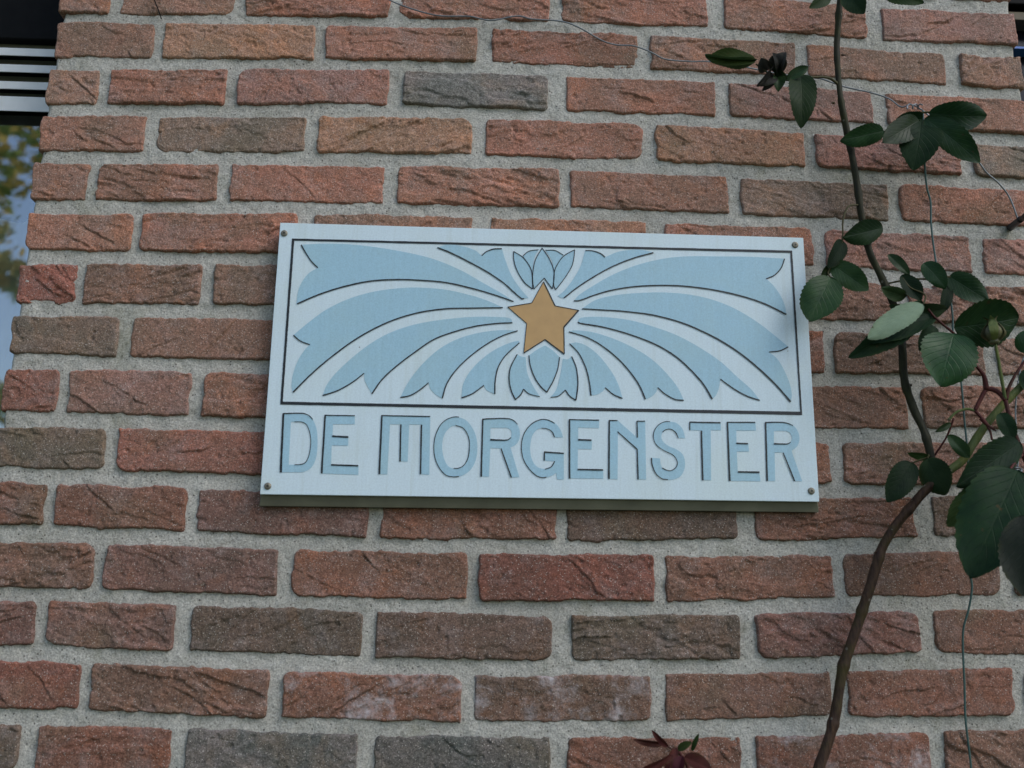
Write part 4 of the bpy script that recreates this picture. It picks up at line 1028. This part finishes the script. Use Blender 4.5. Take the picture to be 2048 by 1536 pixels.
# bud: ovoid with sepals, pointing up
bc = bp(1987, 668, .10)
prof = [(0, -.0125), (.0045, -.0122), (.0062, -.010), (.0060, -.0085), (.0095, -.005), (.0122, 0), (.0115, .0045), (.008, .0095), (.0035, .0135), (0, .015)]
pp = smooth_path(prof, 3)
vv, ff = [], []
for (r_, z_) in pp:
    for k in range(14):
        a = 2 * math.pi * k / 14
        vv.append(bc + np.array([r_ * math.cos(a), r_ * math.sin(a), z_]))
for i in range(len(pp) - 1):
    for k in range(14):
        ff.append([i*14+k, i*14+(k+1) % 14, (i+1)*14+(k+1) % 14, (i+1)*14+k])
bud = mesh_obj('bud', vv, ff, stem_mat('bud_green', (0.075, 0.085, 0.045), (0.16, 0.13, 0.085), 60), rose, True, tuple(bc))
for k in range(5):
    a = 2 * math.pi * k / 5 + .5
    dv = np.array([math.cos(a), math.sin(a), 0])
    p0 = [bc + dv * .0063 + np.array([0, 0, -.009]), bc + dv * .0130 + np.array([0, 0, -.001]), bc + dv * .0100 + np.array([0, 0, .008]), bc + dv * .004 + np.array([0, 0, .016]), bc + dv * .008 + np.array([-.002, 0, .021])]
    path_ = np.array(smooth_path(p0, 5)); side = np.cross(dv, [0, 0, 1]); n = len(path_)
    vv = []
    for i, p in enumerate(path_):
        w = .0052 * math.sin(math.pi * min(.98, .12 + .86 * i / (n - 1))) ** .9
        vv += [p - side * w, p + dv * .0006, p + side * w]
    ff = [[3*i+j, 3*i+j+1, 3*i+j+4, 3*i+j+3] for i in range(n - 1) for j in (0, 1)]
    mesh_obj('sepal', vv, ff, M_GREENST if k % 2 else M_PET, bud, True, tuple(bc))

# young red shoot poking up at the bottom edge
sh_o = bp(1385, 1700, .07)
shoot = empty('rose_shoot', (float(sh_o[0]), -0.07, 0.0))
tag(shoot, 'young dark red rose shoot poking into view at the bottom edge below the sign', 'plant')
def stw(pts, r, r1, mat, nm='stem'):
    n = len(pts)
    return tube(nm, path(pts, .07), [r + (r1 - r) * i / (n - 1) for i in range(n)], mat, shoot, 8, 6, .1, n)
stw([(1400,1760),(1392,1640),(1384,1570),(1374,1530),(1362,1510),(1352,1496)], .0030, .0016, M_DKRED)
stw([(1362,1510),(1340,1496),(1325,1488),(1318,1482)], .0012, .0008, M_DKRED, 'twig')
for i, (b_, t_, w_, kd, fo, ro) in enumerate([((1325,1489),(1266,1479),14,'r',.5,.4), ((1336,1494),(1303,1460),13,'r',.6,.3), ((1352,1498),(1330,1540),22,'r',.5,.3), ((1356,1500),(1384,1484),16,'l',.4,.3), ((1384,1502),(1398,1467),10,'l',.4,.2),
      ((1368,1514),(1424,1542),32,'r',.5,.4), ((1364,1512),(1352,1560),28,'r',.5,-.4), ((1345,1510),(1268,1548),20,'r',.4,.6)]):
    leaf(shoot, b_, t_, w_, .07 + .004 * i, .078 + .004 * i, kd, fo, .15, ro, seed=60 + i, teeth=9)

# ------------------------------------------------------------------ wires and hook
M_GW = plain('galvanised_wire', (0.20, 0.22, 0.23), 0.4, 0.6, var=0.2)
M_GRW = plain('green_coated_wire', (0.035, 0.085, 0.075), 0.45, var=0.15)
M_RUB = plain('black_rubber', (0.012, 0.012, 0.013), 0.5)
def wire(pts, r, mat, label, d=.012, sides=7):
    P = path(pts, d)
    org = tuple(P[-1])
    o = tube('tie_wire', P, r, mat, None, sides, 6, 0, 0, True, org)
    return tag(o, label, 'wire')
wire([(740,-30),(779,0),(844,24),(885,32),(940,33),(981,41),(1035,32),(1063,38),(1124,43),(1158,55),(1206,82),(1234,90),(1268,92),(1305,106),(1329,118),(1380,123),(1416,123),(1480,132),(1560,148),(1639,157),(1669,167,.018),(1690,174,.02),(1744,186,.025),(1779,198,.03),(1803,214,.036),(1822,209,.04),(1843,219,.044)], .0010, M_GW,
     'thin grey wire sagging across the upper bricks from top edge to the rose')
wire([(1843,219,.046),(1880,250,.045),(1920,290,.043),(1958,325,.042),(1973,345,.04),(1997,366,.037),(2018,393,.034),(2035,437,.032),(2036,446,.028)], .0011, M_GW,
     'short grey wire hanging from the rose leaves to the black wall hook')
wire([(1846,222,.05),(1848,290,.045),(1850,337,.03),(1854,376,.025),(1861,403,.022),(1862,444,.02),(1868,498,.02),(1878,548,.022),(1896,575,.024),(1905,630,.026),(1906,665,.026),(1922,763,.028),(1929,842,.03),(1934,893,.03),(1939,1000,.028),(1941,1148,.025),(1944,1175,.024),(1938,1216,.022),(1927,1257,.02),(1926,1301,.02),(1929,1370,.02),(1931,1438,.02),(1939,1507,.02),(1942,1536,.02),(1946,1700,.02)], .0013, M_GRW,
     'green plastic-coated wire running down the wall at the right behind the rose leaves')
wire([(2062,690,.06),(2045,722,.06),(2035,773,.06),(2031,828,.06),(2037,910,.06),(2035,938,.06)], .0009, M_GW,
     'thin pale wire hanging straight down at the right frame edge beside the rosebud')
# twisted end tying the cane
wt = [bp(2035 + 9 * math.cos(k * .9), 938 + 6 * math.sin(k * .9) + k * .6, .062 + .006 * math.sin(k * 1.7)) for k in range(16)]
tag(tube('wire_twist', wt, .0010, M_GW, None, 6, 5, 0, 0, True, tuple(wt[0])), 'knotted twist of pale wire just above the big dark leaf at right edge', 'wire')
wt = [bp(1812 + k * 2.4 + 3 * math.cos(k * 1.4), 213 + 5 * math.sin(k * 1.4), .046 + .004 * math.sin(k * 1.1)) for k in range(14)]
tag(tube('wire_twist', wt, .0010, M_GW, None, 6, 5, 0, 0, True, tuple(wt[0])), 'twisted grey wire loop at the heart of the upper leaf cluster', 'wire')
tag(tube('thread', path([(303,-30),(309,0),(316,18),(323,38)], .010), .0008, M_BLACK, None, 6, 5, 0, 0, True, tuple(bp(303, -30, .01))), 'short dark thread hanging over the topmost bricks near the left window', 'thread')
hk = empty('wall_hook', tuple(bp(2020, 456, .0)))
tag(hk, 'black rubber-sleeved wall hook at the right edge in a mortar joint', 'hook')
tube('sleeve', path([(2017,458,-.02),(2021,455,.004),(2030,447,.03),(2042,438,.06)], .0), [.0044, .0044, .0043, .0042], M_RUB, hk, 12, 6)
tube('hook_bend', path([(2042,438,.059),(2052,428,.085),(2060,412,.092),(2062,396,.09)], .0), [.0030, .0030, .003, .0028], M_RUB, hk, 10, 6)
